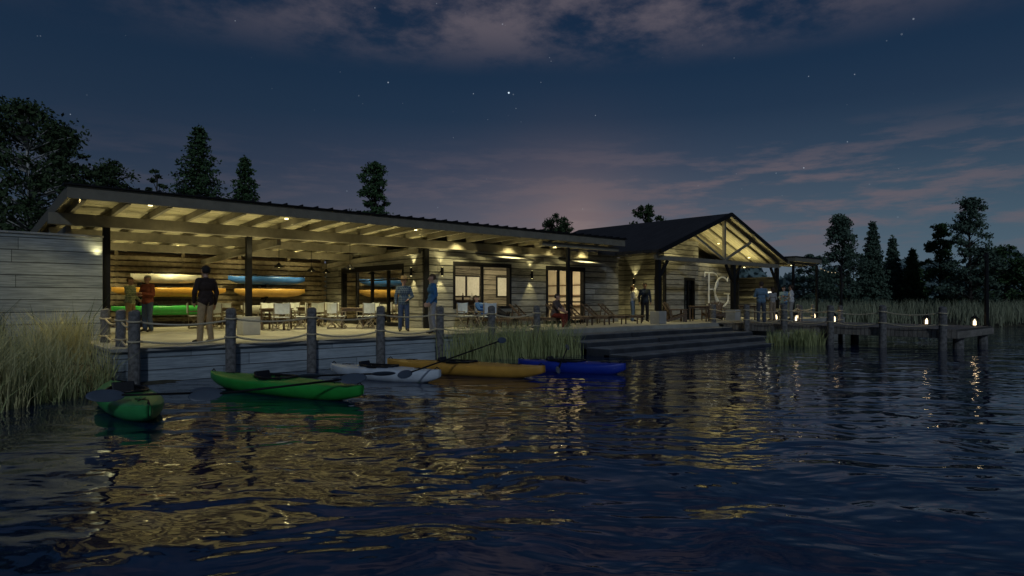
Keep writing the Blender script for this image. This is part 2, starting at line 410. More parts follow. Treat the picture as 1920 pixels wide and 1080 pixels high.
def down(par,x,y,z,pw,ang=120,tg=(0,0,-1)):
    MB().cyl((x,y,z+.01),(x,y,z-.015),.05,n=12).obj('downlight','lamp',par,True)
    light('SPOT','downlight_beam',(x,y,z-.04),pw,parent=par,r=.1,target=tg,angle=ang,blend=.6)
for x in (5.2,7.5,9.8,12.0):
    down(BH,x+.05,18.6,rz(18.6)-.02,110,115)
for x in (14.4,17.0,19.4,21.4):
    down(BH,x+.05,19.2,rz(19.2)-.02,170,112)
down(BH,2.35,17.8,rz(17.8)-.02,210,112,(-.4,0,-1)); down(BH,3.9,18.3,rz(18.3)-.02,100,112)  # corner downlights added to brighten the concrete wall and reeds
for x in (4.3,6.6,8.9,11.2):
    down(BH,x,21.2,rz(21.2)-.02,100,118); down(BH,x,26.6,rz(26.6)-.02,170,120)
for x in (4.0,6.4,9.0,11.6):
    for y in (21.0,24.2,26.8): up(BH,'beam_fill',x,y,2.5,60,140)  # fill spots added to brighten the bay ceiling, no fixtures
for x in (2.9,4.7,6.8,9,11.3,13.6,15.9,18.2,20.4):
    up(BH,'eave_fill',x,19.3,2.95,40,146,(0,-.35,1))  # fill spots added to brighten the soffit, no fixtures
def sconce(par,x,y,z,nx,ny,pw=26):
    mb=MB().cyl((x+nx*.12,y+ny*.12,z-.16),(x+nx*.12,y+ny*.12,z+.16),.055,n=12,m=0).beam((x,y,z),(x+nx*.1,y+ny*.1,z),.05,.05,0)
    mb.cyl((x+nx*.12,y+ny*.12,z-.164),(x+nx*.12,y+ny*.12,z-.158),.03,n=12,m=1).cyl((x+nx*.12,y+ny*.12,z+.158),(x+nx*.12,y+ny*.12,z+.164),.03,n=12,m=1)
    mb.obj('sconce',['black','lamp'],par,True)
    for s in (-1,1): light('SPOT','sconce_beam',(x+nx*.13,y+ny*.13,z+s*.21),pw,parent=par,r=.05,target=(-nx*.12,-ny*.12,s),angle=70,blend=.5)
sconce(BH,13.85,19.7,2.85,0,-1,34); sconce(BH,18.45,19.7,2.85,0,-1,34)
sconce(BH,13.2,20.5,2.85,-1,0,34)
RK=thing('boat_rack',(8,27.9,DK),'horizontal slatted timber wall holding stored kayaks','rack')
mb=MB()
for z in np.arange(.95,3.45,.215):
    mb.box((2.3,27.80,z),(13.15,27.85,z+.165))
for x in (2.4,4.8,7.1,9.3,11.4,13.0):
    mb.box((x-.06,27.846,DK),(x+.06,27.98,3.7))
mb.obj('slats','slat',RK,True,bev=.005)
for x in (3.3,5.5,7.9,10.2):
    for z in (1.16,1.86,2.38):
        MB().beam((x,27.8,z),(x,27.15,z+.04),.06,.07).beam((x,27.8,z-.3),(x,27.3,z),.04,.05).obj('bracket','black',RK,True)
MB().box((2.3,27.99,DK),(13.15,28.05,3.6)).obj('backing','wood',RK,True)

e=thing('concrete_wall',(0,19.4,.3),'tall pale board-marked concrete wall beside the pavilion','wall')
MB().box((-14,19.3,.1),(3.02,19.6,3.39)).obj('wall','board',e,True,bev=.01)
MB().box((-14,19.26,3.392),(3.04,19.64,3.44)).obj('coping','conc',e,True)

# ---------------- gabled lodge
GL=thing('gabled_lodge',(29,19,DK),'gable-roofed timber lodge with open truss porch and monogram wall','building')
gu0,gm,gu1,gv0,gv1,ez,az=23.2,29.0,34.8,16.5,26.6,3.86,5.93
mb=MB()
def slope(mb,ua,za,ub,zb_,t,flip):
    vs=[(ua,gv0,za),(ub,gv0,zb_),(ub,gv1,zb_),(ua,gv1,za)]
    mb.add(vs+[(a,b,c+t) for a,b,c in vs],[(4,5,6,7),(0,4,7,3),(0,1,5,4),(2,3,7,6)],1)
    mb.add(vs,[(3,2,1,0)],0)
slope(mb,gu0,ez,gm,az,.14,0); slope(mb,gm,az,gu1,ez,.14,0)
gr=mb.obj('roof',['soffit','shingle'],GL,True)
mb=MB()
for s in (0,1):
    ua,ub=(gu0-.08,gm) if s==0 else (gu1+.08,gm)
    mb.beam((ua,gv0-.05,ez+.05),(ub,gv0-.05,az+.07),.08,.2)
sub(mb,'barge_board','black' ,gr)
def tz(u): return az-abs(u-gm)*(az-ez)/(gm-gu0)
for v in (16.85,22):
    mb=MB()
    mb.beam((gu0+.1,v,3.66),(gu1-.1,v,3.66),.16,.2)
    if v<17:
        mb.beam((gm,v,3.75),(gm,v,az-.1),.14,.14)
        mb.beam((gm-.1,v,3.8),(26.4,v,tz(26.4)-.2),.1,.12); mb.beam((gm+.1,v,3.8),(31.6,v,tz(31.6)-.2),.1,.12)
    mb.beam((gu0+.1,v,tz(gu0+.1)-.1),(gm,v,az-.1),.12,.16); mb.beam((gu1-.1,v,tz(gu1-.1)-.1),(gm,v,az-.1),.12,.16)
    mb.obj('truss','timber',GL,True,bev=.008)
for v in np.arange(17.4,26,.9):
    mb=MB().beam((gu0+.1,v,tz(gu0+.1)-.06),(gm,v,az-.06),.07,.12).beam((gu1-.1,v,tz(gu1-.1)-.06),(gm,v,az-.06),.07,.12); sub(mb,'rafter','timber',gr)
for (u,v) in ((23.5,16.85),(29.85,16.85),(34.5,16.85)):
    post(GL,u,v,3.55,True,.2)
    for s in (-1,1):
        if (u<24 and s<0) or (u>34 and s>0): continue
        MB().beam((u+s*.05,v,2.75),(u+s*.7,v,3.55),.1,.12).obj('knee_brace','black',GL,True)
mb=MB(); wallbox(mb,'v',27.0,27.18,19.0,21.5,DK,tz(27)-.25,[(19.12,19.6,DK,2.95)]); wallbox(mb,'u',21.5,21.68,24.3,27.18,DK,4.0); mb.obj('wall','siding',GL,True)
mb=MB(); wallbox(mb,'u',19.0,19.18,27.181,30.1,DK,4.9,[(28.75,29.75,DK,2.95)]); wallbox(mb,'v',29.95,30.1,19.18,21.5,DK,4.9); mb.obj('wall','siding',GL,True)
opening(GL,'u',19.09,28.75,29.75,DK+.01,2.95,2,'door',.09)
MB().box((27.2,21.0,DK),(29.94,21.1,4.5)).obj('partition','wood',GL,True)
mb=MB(); wallbox(mb,'u',19.35,19.5,30.16,34.6,DK,4.05,[]);  wallbox(mb,'v',34.45,34.6,19.5,26,DK,3.9); mb.obj('wall','siding',GL,True)
mb=MB(); wallbox(mb,'u',25.8,26,24.3,34.4,DK,3.9); mb.obj('wall','siding',GL,True)
for (u,v) in ((26.93,18.93),(34.66,19.28)): MB().box((u-.07,v-.07,DK),(u+.07,v+.07,3.55)).obj('corner_post','black',GL,True)
MB().box((27.05,19.13,DK),(27.12,19.59,2.93)).obj('door','black',GL,True)
MB().box((30.11,19.1,.95),(30.15,19.14,3.4)).obj('light_strip','barlight',GL,True)
light('POINT','strip_light',(30.3,19.22,2.2),6,(1,.93,.75),.06,GL)
sconce(GL,27.0,20.8,2.75,-1,0,34)
for (x,y,pw) in ((25.2,18.2,80),(28,17.6,75),(31.6,18.7,75),(33.6,18.0,60),(25.3,19.6,180)):  # last downlight added to brighten the pair standing by the wall
    down(GL,x,y,tz(x)-.14,pw,112)
for (x,y,pw) in ((25.2,17.9,95),(27.3,18.0,130),(30.7,18.0,130),(33,18.0,95)): up(GL,'truss_fill',x,y,3.2,pw,146)  # fill spots added to light the gable ceiling, no fixtures
PR=thing('side_porch',(36,18,DK),'flat-roofed side porch over an outdoor bar counter','porch')
mb=MB().box((34.9,16.0,3.92),(38.3,22,4.16),0); mb.obj('roof','timber',PR,True)
MB().box((34.85,15.94,4.162),(38.36,22,4.2)).obj('roof_edge','black',PR,True)
for v in np.arange(16.4,22,.7): MB().box((34.9,v-.05,3.78),(38.3,v+.05,3.918)).obj('rafter','timber',PR,True)
for (u,v) in ((35.1,16.2),(38.1,16.2),(38.1,21.6)): post(PR,u,v,3.78,False,.12)
MB().box((36.2,17.6,DK),(36.8,20.5,DK+1.02)).box((36.05,17.5,DK+1.02),(36.95,20.6,DK+1.09)).obj('counter','siding',PR,True)
MB().box((38.0,18.6,DK),(38.1,21.5,3.2)).obj('back_panel','siding',PR,True)
for z in (1.9,2.4): MB().box((37.7,18.7,z),(37.99,21.2,z+.04)).obj('shelf','siding',PR,True)
for v in (16.9,18.4,19.8): down(PR,36.4,v,3.77,110,115)
for v in (17.2,19.6): up(PR,'bar_fill',36.6,v,2.6,45,146)  # fill spots added under the porch roof, no fixtures
MB().box((37.92,18.8,2.1),(37.98,19.9,2.3)).obj('light_strip','barlight',PR,True)

# monogram
SG=thing('monogram_sign',(31,19.3,1.5),'white interlaced monogram letters mounted on the timber wall','sign')
def arc(cx,cz,rx,rz_,a0,a1,n=22): return [(cx+rx*math.cos(math.radians(a0+(a1-a0)*i/n)),0,cz+rz_*math.sin(math.radians(a0+(a1-a0)*i/n))) for i in range(n+1)]
def stroke(mb,pts,w=.11,h=.05):
    for a,b in zip(pts[:-1],pts[1:]):
        a=Vector(a);b=Vector(b); d=(b-a).normalized()*.02
        mb.beam(a-d,b+d,h,w)
mb=MB()
stroke(mb,[(.42,0,.0),(.42,0,1.78)],.085); stroke(mb,[(.0,0,1.78),(.8,0,1.78)],.07,.048); stroke(mb,[(.0,0,1.78),(.0,0,1.56)],.05,.045)
stroke(mb,[(.75,0,1.78)]+arc(.8,1.32,.56,.46,90,-90)+[(.42,0,.86)],.07,.046)
stroke(mb,[(.9,0,.86),(1.2,0,.45),(1.45,0,.12)],.07,.042)
stroke(mb,[(.2,0,.0),(.66,0,.0)],.06,.044)
mb.obj('letter','letter',SG,False,loc=(.12,-.05,.02))
mb=MB(); stroke(mb,arc(1.72,.74,.78,.82,48,322),.08,.05); stroke(mb,[(1.9,0,.62),(2.46,0,.62)],.06,.048); stroke(mb,[(2.32,0,.62),(2.32,0,.24)],.08,.046)
stroke(mb,[(2.22,0,1.34),(2.30,0,1.54)],.05,.045)
mb.obj('letter','letter',SG,False,loc=(.12,-.11,.02))

# ---------------- pier
PI=thing('pier',(29,11,DK),'timber pier on stout piles reaching out over the water','pier')
MB().box((26.65,6.5,DK-.07),(31.6,15.74,DK-.004)).obj('deck','pier',PI,True)
MB().box((26.6,6.44,DK-.32),(26.69,15.5,DK-.075)).box((31.52,6.44,DK-.32),(31.6,15.5,DK-.075)).box((26.69,6.44,DK-.32),(31.52,6.54,DK-.075)).obj('fascia','pier',PI,True,bev=.01)
for v in (6.75,11.6):
    for u in (27.9,31.3):
        MB().cyl((u,v,-1.5),(u,v,DK-.07),.18,.17,14).obj('pile','fence',PI,True,smooth=False)
def mkpost(x,y,z0,z1,r=.115,label='weathered grey round timber mooring post with rope loops'):
    mb=MB(); n=7
    pts=[(x+.006*math.sin(i*2.1),y+.006*math.cos(i*1.7),z0+(z1-z0)*i/n) for i in range(n+1)]
    e=thing('mooring_post',(x,y,z0),label,'post','rope fence posts')
    mb.tube(pts+[(x,y,z1+.02)],[r*(1.04-.06*i/n) for i in range(n+1)]+[r*.7],14); mb.obj('shaft','fence',e,True)
    for zz in (z1-.2,z1-.62):
        MB().tube([(x+(r+.012)*math.cos(t),y+(r+.012)*math.sin(t),zz+.01*math.sin(t)) for t in np.linspace(0,2*math.pi,15)[:-1]],.022,6,closed=True).obj('rope_loop','rope',e,True,smooth=True)
    return (x,y,z1)
def rope(a,b,dz,sag,r=.022):
    n=12; pts=[]
    for i in range(n+1):
        t=i/n; pts.append((a[0]+(b[0]-a[0])*t,a[1]+(b[1]-a[1])*t,a[2]-dz-sag*4*t*(1-t)))
    MB().tube(pts,r,6).obj('rope',"rope",None,smooth=True,label='sagging natural fibre rope strung between mooring posts',category='rope',group='fence ropes')
def run(ps,lower=True,r=.024):
    for a,b in zip(ps[:-1],ps[1:]):
        rope(a,b,.2,.10+rng.uniform(-.02,.04),r)
        if lower: rope(a,b,.6,.12+rng.uniform(-.02,.04),r)
front=[mkpost(2.96+1.945*i,15.3,-1.0,1.57+rng.uniform(-.03,.03)) for i in range(7)]
side=[mkpost(2.9,16.35,DK,1.55,.1),mkpost(2.9,18.2,DK,1.55,.1)]
run(front); run([front[0]]+side)
pa=[mkpost(26.46,v,DK-.4 if v>15.8 else -1.2,1.55+rng.uniform(-.03,.03),.13) for v in (15.93,14.29,12.6,10.71,8.81,6.87)]
run(pa,True,.024)
pb=[mkpost(31.4,16.0-1.87*i,DK-.4 if i==0 else -1.2,1.5,.1) for i in range(3)]
run(pb,False,.026)
pc=[mkpost(31.4+1.9*i,16.0,DK,1.5,.09) for i in range(1,4)]
run([pb[0]]+pc,False)
L=thing('lantern',(0,0,0),'black framed lantern with a glowing candle set on the deck','lantern','deck lanterns')
mb=MB().box((-.11,-.11,0),(.11,.11,.03)).box((-.11,-.11,.3),(.11,.11,.33))
for sx in (-1,1):
    for sy in (-1,1): mb.box((sx*.1-.012,sy*.1-.012,.03),(sx*.1+.012,sy*.1+.012,.3))
mb.tube([(0,0,.33),(0,0,.42)],[.12,.03],4); mb.tube([(-.02,0,.41),(-.04,0,.5),(.04,0,.5),(.02,0,.41)],.006,5)
mb.obj('frame','black',L)
MB().cyl((0,0,.03),(0,0,.2),.055,.05,12).ell((0,0,.23),(.02,.02,.04)).obj('candle','lampw',L,smooth=True)
light('POINT','candle_light',(0,0,.36),3.5,(1,.7,.38),.08,L,world=False)
first=True
for (x,y) in ((31.0,6.95),(31.1,8.66),(31.1,12.4),(31.1,14.2),(32.6,15.95),(35.0,15.95),(37.2,15.95)):
    if first: L.location=(x,y,DK); first=False
    else: copy_thing(L,(x,y,DK),.3*x)
def pole(x,y,z0,z1):
    e=thing('light_pole',(x,y,z0),'tall thin black steel pole carrying string lights','pole','light poles')
    MB().cyl((x,y,z0),(x,y,z1),.085,.065,10).box((x-.11,y-.11,z0),(x+.11,y+.11,z0+.03)).obj('shaft','black',e,True)
    MB().beam((x-.28,y+.05,z1-.16),(x+.12,y,z1-.02),.05,.05).beam((x-.02,y,z1-.02),(x-.3,y,z1-.4),.03,.03).obj('arm','black',e,True)
    return (x,y,z1)
q1=pole(31.3,6.62,DK,3.7); q2=pole(*W(1577,36),.5,3.7)
def string(a,b,n,sag=.35):
    e=thing('string_lights',a,'thin cable of tiny warm bulbs strung overhead','lights')
    pts=[(a[0]+(b[0]-a[0])*t,a[1]+(b[1]-a[1])*t,a[2]+(b[2]-a[2])*t-sag*4*t*(1-t)) for t in np.linspace(0,1,25)]
    MB().tube(pts,.010,5).obj('cable','rope',e,True)
    for i in range(n):
        t=(i+.5)/n; p=(a[0]+(b[0]-a[0])*t,a[1]+(b[1]-a[1])*t,a[2]+(b[2]-a[2])*t-sag*4*t*(1-t)-.03); MB().ell(p,.018,8,6).obj('bulb','bulb',e,True)
string((38.2,16.1,3.7),(q2[0],q2[1],3.4),6,.15); 

# ---------------- kayaks
def kayak(name_col,color,length,width=.66,label=''):
    e=thing('kayak',(0,0,0),label,'kayak','kayaks')
    m1=plain('kayak_'+name_col,color,.35,.25,2.5,bs=.05,spec=.5)
    mb=MB(); nt_,nr=56,28; hw=width/2; L_=length/2
    vs=[]
    for i in range(nt_+1):
        t=-1+2*i/nt_; w=hw*max(0,(1-abs(t)**2.3))**.85+.012
        keel=-.09+.20*abs(t)**4.5; sheer=.17+.085*abs(t)**3.2; crown=.10*(1-abs(t)**2)+.015
        for j in range(nr):
            th=2*math.pi*j/nr; c=math.cos(th); s=math.sin(th)
            if s<=0: y=w*(abs(c)**.8)*(1 if c>0 else -1); z=sheer+(sheer-keel)*(-(abs(s)**.85)) 
            else: y=w*c; z=sheer+crown*s
            ex=(t*L_+.12)/.5; ey=y/(hw*.66)
            if s>0 and ex*ex+ey*ey<1: z=min(z,.0)
            vs.append((t*L_,y,z))
    fs=[];ms=[]
    for i in range(nt_):
        for j in range(nr):
            f=(i*nr+j,(i+1)*nr+j,(i+1)*nr+(j+1)%nr,i*nr+(j+1)%nr); fs.append(f)
            lo=[vs[k] for k in f]; cx=sum(p[0] for p in lo)/4; cy=sum(p[1] for p in lo)/4
            th=2*math.pi*(j+.5)/nr
            ms.append(1 if (math.sin(th)>0 and ((cx+.12)/.55)**2+(cy/(hw*.74))**2<1) else 0)
    fs.append(tuple(range(nr))[::-1]); fs.append(tuple(nt_*nr+j for j in range(nr))); ms+=[0,0]
    mb.v=vs; mb.f=fs; mb.m=ms
    mb.obj('hull',[m1,'dark'],e,smooth=True)
    def dz(x,y):
        t=x/L_; w=hw*(1-abs(t)**2.3)**.85; return .17+.085*abs(t)**3.2+(.10*(1-t*t)+.015)*math.sqrt(max(0,1-(y/w)**2))
    pts=[]
    for k in range(28):
        a=2*math.pi*k/28; x=-.12+.52*math.cos(a); y=hw*.69*math.sin(a); pts.append((x,y,dz(x,y)+.02))
    MB().tube(pts,.022,7,closed=True).obj('cockpit_rim','dark',e,smooth=True)
    mb=MB().box((-.42,-.18,0),(-.05,.18,.07)); mb.beam((-.40,0,.03),(-.56,0,.36),.34,.06); mb.obj('seat','dark',e,bev=.02)
    for sx in (1,-1):
        x=sx*L_*.66; mb=MB(); mb.tube([(x-.12,-.07,dz(x-.12,.07)+.01),(x,0,dz(x,0)+.01),(x+.12,.07,dz(x+.12,.07)+.01)],.008,5); mb.tube([(x-.12,.07,dz(x-.12,.07)+.01),(x,0,dz(x,0)+.01),(x+.12,-.07,dz(x+.12,.07)+.01)],.008,5)
        mb.obj('deck_line','dark',e,smooth=True)
        MB().tube([(sx*(L_-.16),0,.26),(sx*(L_-.1),0,.315),(sx*(L_-.03),0,.265)],.012,6).obj('carry_handle','dark',e,smooth=True)
    return e
def place_k(e,pa_,pb_,z=0):
    a=Vector(pa_);b=Vector(pb_); c=(a+b)/2; e.location=(c.x,c.y,z); d=b-a; e.rotation_euler=(0,0,math.atan2(d.y,d.x))
GRN=(.03,.34,.05); YEL=(.60,.31,.05); BLU=(.010,.035,.33); WHT=(.58,.63,.68)
k=kayak('green_bow',(.05,.35,.10),3.7,.84,'green kayak floating by the reedy bank, bow toward open water'); place_k(k,P(205,738,1.8),P(290,806,1.8),.03)
k=kayak('green',GRN,4.4,.80,'bright green kayak floating beside the retaining wall'); place_k(k,P(393,722,1.8),P(686,756,1.8),.04)
k=kayak('white',WHT,3.1,.68,'white kayak floating between the green and yellow ones'); place_k(k,P(618,704,1.8),P(830,719,1.8),.03)
k=kayak('yellow',YEL,4.3,.74,'yellow-orange kayak floating in front of the reeds'); place_k(k,P(735,695,1.8),P(1012,710,1.8),.04)
k=kayak('blue',BLU,2.85,.66,'deep blue kayak floating near the stone steps'); place_k(k,P(982,692,1.8),P(1162,701,1.8),.0)
def rack(col,name,px0,px1,z,label,L=None):
    def uu(px): a=(px-960)/F; return 27.4*(S_+C_*a)/(C_-S_*a)
    u0,u1=uu(px0),uu(px1); k=kayak(name,col,u1-u0,.5,label); k.location=((u0+u1)/2,27.4,z); k.rotation_euler=(math.radians(-8),0,0); k['group']='racked kayaks'
rack((.75,.72,.6),'cream',245,378,2.52,'cream kayak stored on the top rack bracket'); rack((.03,.12,.38),'blue_racked',428,572,2.52,'blue kayak stored on the top rack bracket')
rack((.6,.32,.05),'amber',209,424,2.0,'amber kayak stored on the middle rack bracket'); rack((.58,.34,.08),'amber_short',440,572,2.0,'amber kayak stored on the middle rack bracket')
rack((.05,.42,.08),'green_racked',209,424,1.30,'green kayak stored on the lowest rack bracket'); rack((.6,.6,.55),'grey_racked',452,572,1.30,'pale kayak stored on the lowest rack bracket')
def paddle(a,b,label,wid=.1,tw=.7):
    a=Vector(a);b=Vector(b);d=(b-a).normalized()
    e=thing('paddle',tuple((a+b)/2),label,'paddle','paddles')
    MB().cyl(a,b,.018,n=8).obj('shaft','black',e,True,smooth=True)
    for p,s in ((a,-1),(b,1)):
        rot=d.to_track_quat('X','Z').to_matrix()@Matrix.Rotation(tw,3,'X')
        mb=MB().ell(p+d*s*.2,(.25,wid,.014),18,10,rot=rot); mb.obj('blade',M['pblade'],e,True,smooth=True)
M['pblade']=plain('paddle_blade',(.07,.09,.12),.4,.2,4)
def w3(px,py,z):
    x,y=P(px,py,1.8-z); return (x,y,z)
paddle(w3(228,741,.40),w3(362,737,.34),'black-shafted paddle lying across the green kayak cockpit',.11,.9)
paddle(w3(412,738,.32),w3(640,712,.42),'black paddle resting along the green kayak deck',.11,.9)
paddle(w3(700,701,.30),w3(600,704,.3),'dark paddle resting on the white kayak',.08)
paddle(w3(770,698,.34),(*W(935,16.6),.72),'black paddle propped on the yellow kayak pointing outward',.09,.9)
paddle(w3(1048,690,.22),(*W(1063,17.0),.50),'short blue-bladed paddle resting on the blue kayak',.08,.9)

# ---------------- furniture
def dchair():
    e=thing('folding_chair',(0,0,0),'director style folding chair with white canvas seat and back','chair','dining chairs')
    mb=MB()
    for s in (-1,1):
        x=s*.26
        mb.beam((x,-.2,.02),(x,.2,.02),.035,.03); mb.beam((x,-.2,.03),(x,.18,.46),.03,.03); mb.beam((x,.2,.03),(x,-.18,.46),.03,.028)
        mb.beam((x,-.22,.62),(x,.2,.62),.05,.025); mb.beam((x,.17,.45),(x,.17,.61),.03,.03); mb.beam((x,-.2,.45),(x,-.2,.92),.03,.035)
    mb.beam((-.26,-.18,.05),(.26,-.18,.45),.025,.03); mb.obj('frame','chairwood',e)
    MB().box((-.25,-.2,.44),(.25,.2,.465)).obj('seat','white',e,bev=.01)
    MB().add([(-.27,-.21,.58),(0,-.25,.56),(.27,-.21,.58),(-.27,-.21,.94),(0,-.25,.92),(.27,-.21,.94),(-.27,-.19,.58),(0,-.23,.56),(.27,-.19,.58),(-.27,-.19,.94),(0,-.23,.92),(.27,-.19,.94)],
      [(0,1,4,3),(1,2,5,4),(7,6,9,10),(8,7,10,11),(3,4,10,9),(4,5,11,10),(0,6,7,1),(1,7,8,2),(0,3,9,6),(2,8,11,5)]).obj('backrest','white',e)
    return e
def dtable():
    e=thing('dining_table',(0,0,0),'square dark wood dining table with four legs','table','dining tables')
    MB().box((-.45,-.45,.71),(.45,.45,.75)).obj('table_top','wood',e,bev=.01)
    mb=MB().box((-.4,-.4,.63),(.4,.4,.708))
    for sx in (-1,1):
        for sy in (-1,1): MB().box((sx*.38-.03,sy*.38-.03,0),(sx*.38+.03,sy*.38+.03,.63)).obj('leg','wood',e)
    mb.obj('apron','wood',e); return e
DC=dchair(); DT=dtable(); used=[False,False]
def put(proto,idx,loc,rot,label=None):
    if not used[idx]:
        used[idx]=True; proto.location=loc; proto.rotation_euler=(0,0,rot); return proto
    return copy_thing(proto,loc,rot,label)
for (x,y) in ((8.7,22.3),(10.9,24.6),(11.3,21.7),(7.6,25.2)):
    put(DT,1,(x,y,DK),.1*x)
    for k in range(4):
        a=k*math.pi/2+.15*x+rng.uniform(-.2,.2)
        cx=x+.78*math.cos(a); cy=y+.78*math.sin(a); put(DC,0,(cx,cy,DK),a+math.pi/2)
for (x,y,r) in ((14.3,18.7,0.1),(15.0,18.55,-.1),(14.4,17.6,3.0)): put(DC,0,(x,y,DK),r+math.pi)
def lounger():
    e=thing('lounge_chair',(0,0,0),'slatted brown wood lounge chair with raised back facing the water','lounger','loungers')
    mb=MB()
    for s in (-1,1):
        mb.beam((s*.3,-1.0,.3),(s*.3,.55,.3),.04,.08)
        for y in (-.85,.45): mb.beam((s*.3,y,.26),(s*.3,y,0),.05,.05)
        mb.beam((s*.28,.4,.33),(s*.28,.98,.86),.04,.05); mb.beam((s*.28,.82,.7),(s*.3,.9,0),.04,.04)
    mb.box((-.3,-.87,.24),(.3,-.83,.3)).box((-.3,.43,.24),(.3,.47,.3))
    mb.obj('frame','wood',e)
    mb=MB()
    for i in range(11): y=-.98+.13*i; mb.box((-.3,y,.342),(.3,y+.1,.362))
    mb.box((-.24,-.98,.33),(-.2,.44,.344)).box((.2,-.98,.33),(.24,.44,.344))
    mb.obj('seat','wood',e)
    mb=MB()
    for i in range(6):
        t=i/5.5; y=.42+.56*t; z=.385+.5*t; mb.beam((-.28,y,z),(.28,y,z),.085,.022)
    mb.beam((-.24,.42,.385),(-.24,.98,.885),.05,.02); mb.beam((.24,.42,.385),(.24,.98,.885),.05,.02)
    mb.obj('backrest','wood',e); return e
LC=lounger(); LC.location=(15.2,18.3,DK); LC.rotation_euler=(0,0,.35)
for u in (16.25,17.3,19.3,20.4,21.5,22.6): copy_thing(LC,(u,18.2,DK),.38+rng.uniform(-.06,.06))
def adir():
    e=thing('adirondack_chair',(0,0,0),'dark wood adirondack chair with slanted slat back on the terrace','chair','adirondack chairs')
    mb=MB()
    for s in (-1,1):
        mb.beam((s*.3,.4,0),(s*.3,.4,.56),.03,.09); mb.beam((s*.28,.42,.36),(s*.28,-.5,.03),.03,.12); mb.beam((s*.3,-.28,.1),(s*.3,-.34,.58),.03,.07)
        mb.beam((s*.34,.48,.58),(s*.34,-.42,.58),.13,.025)
    mb.box((-.28,.38,.25),(.28,.42,.36))
    mb.obj('frame','wood',e)
    mb=MB()
    for i in range(6): y=.42-.13*i; z=.4-.05*i; mb.beam((-.27,y,z),(.27,y,z),.125,.02)
    mb.beam((0,.42,.385),(0,-.25,.13),.06,.02)
    mb.obj('seat','wood',e)
    mb=MB()
    for i in range(5):
        x=-.24+.12*i; hh=1.0-abs(i-2)*.05; mb.beam((x,-.2,.2),(x*1.15,-.2-.38*hh,.2+.75*hh),.1,.02)
    mb.beam((-.27,-.38,.52),(.27,-.38,.52),.03,.07)
    mb.obj('backrest','wood',e); return e
AD=adir(); AD.location=(26.0,17.6,DK); AD.rotation_euler=(0,0,-2.4)
for (x,y,r) in ((26.8,18.2,-2.9),(28.4,16.9,2.3),(29.1,17.6,1.5)): copy_thing(AD,(x,y,DK),r)
put(DT,1,(27.5,17.3,DK),.4); put(DT,1,(31.6,16.9,DK),.2)

# ---------------- people
SK=plain('skin_tone',(.45,.27,.19),.55,.15,12,bs=.05); EYEM=plain('eye_dark',(.02,.015,.012),.3,.1,10); LIP=plain('lip',(.28,.10,.08),.5,.1,10)
SHOE=plain('shoe_leather',(.03,.022,.016),.5,.3,10)
def cloth(n,c,check=None):
    if check is None: return plain('cloth_'+n,c,.9,.25,14,bs=.3,spec=.1)
    m,nt,b=newmat('cloth_'+n); tc=N(nt,'ShaderNodeTexCoord').outputs['Object']; s=N(nt,'ShaderNodeSeparateXYZ'); nt.links.new(tc,s.inputs[0])
    sx=mathn(nt,'GREATER_THAN',mathn(nt,'FRACT',mathn(nt,'MULTIPLY',mathn(nt,'ADD',s.outputs[0],s.outputs[1]),14)),.55)
    sz=mathn(nt,'GREATER_THAN',mathn(nt,'FRACT',mathn(nt,'MULTIPLY',s.outputs[2],14)),.55)
    nt.links.new(mixc(nt,mathn(nt,'MULTIPLY',mathn(nt,'ADD',sx,sz),.5),c,check),b.inputs['Base Color']); b.inputs['Roughness'].default_value=.9; return m
import bmesh as _b
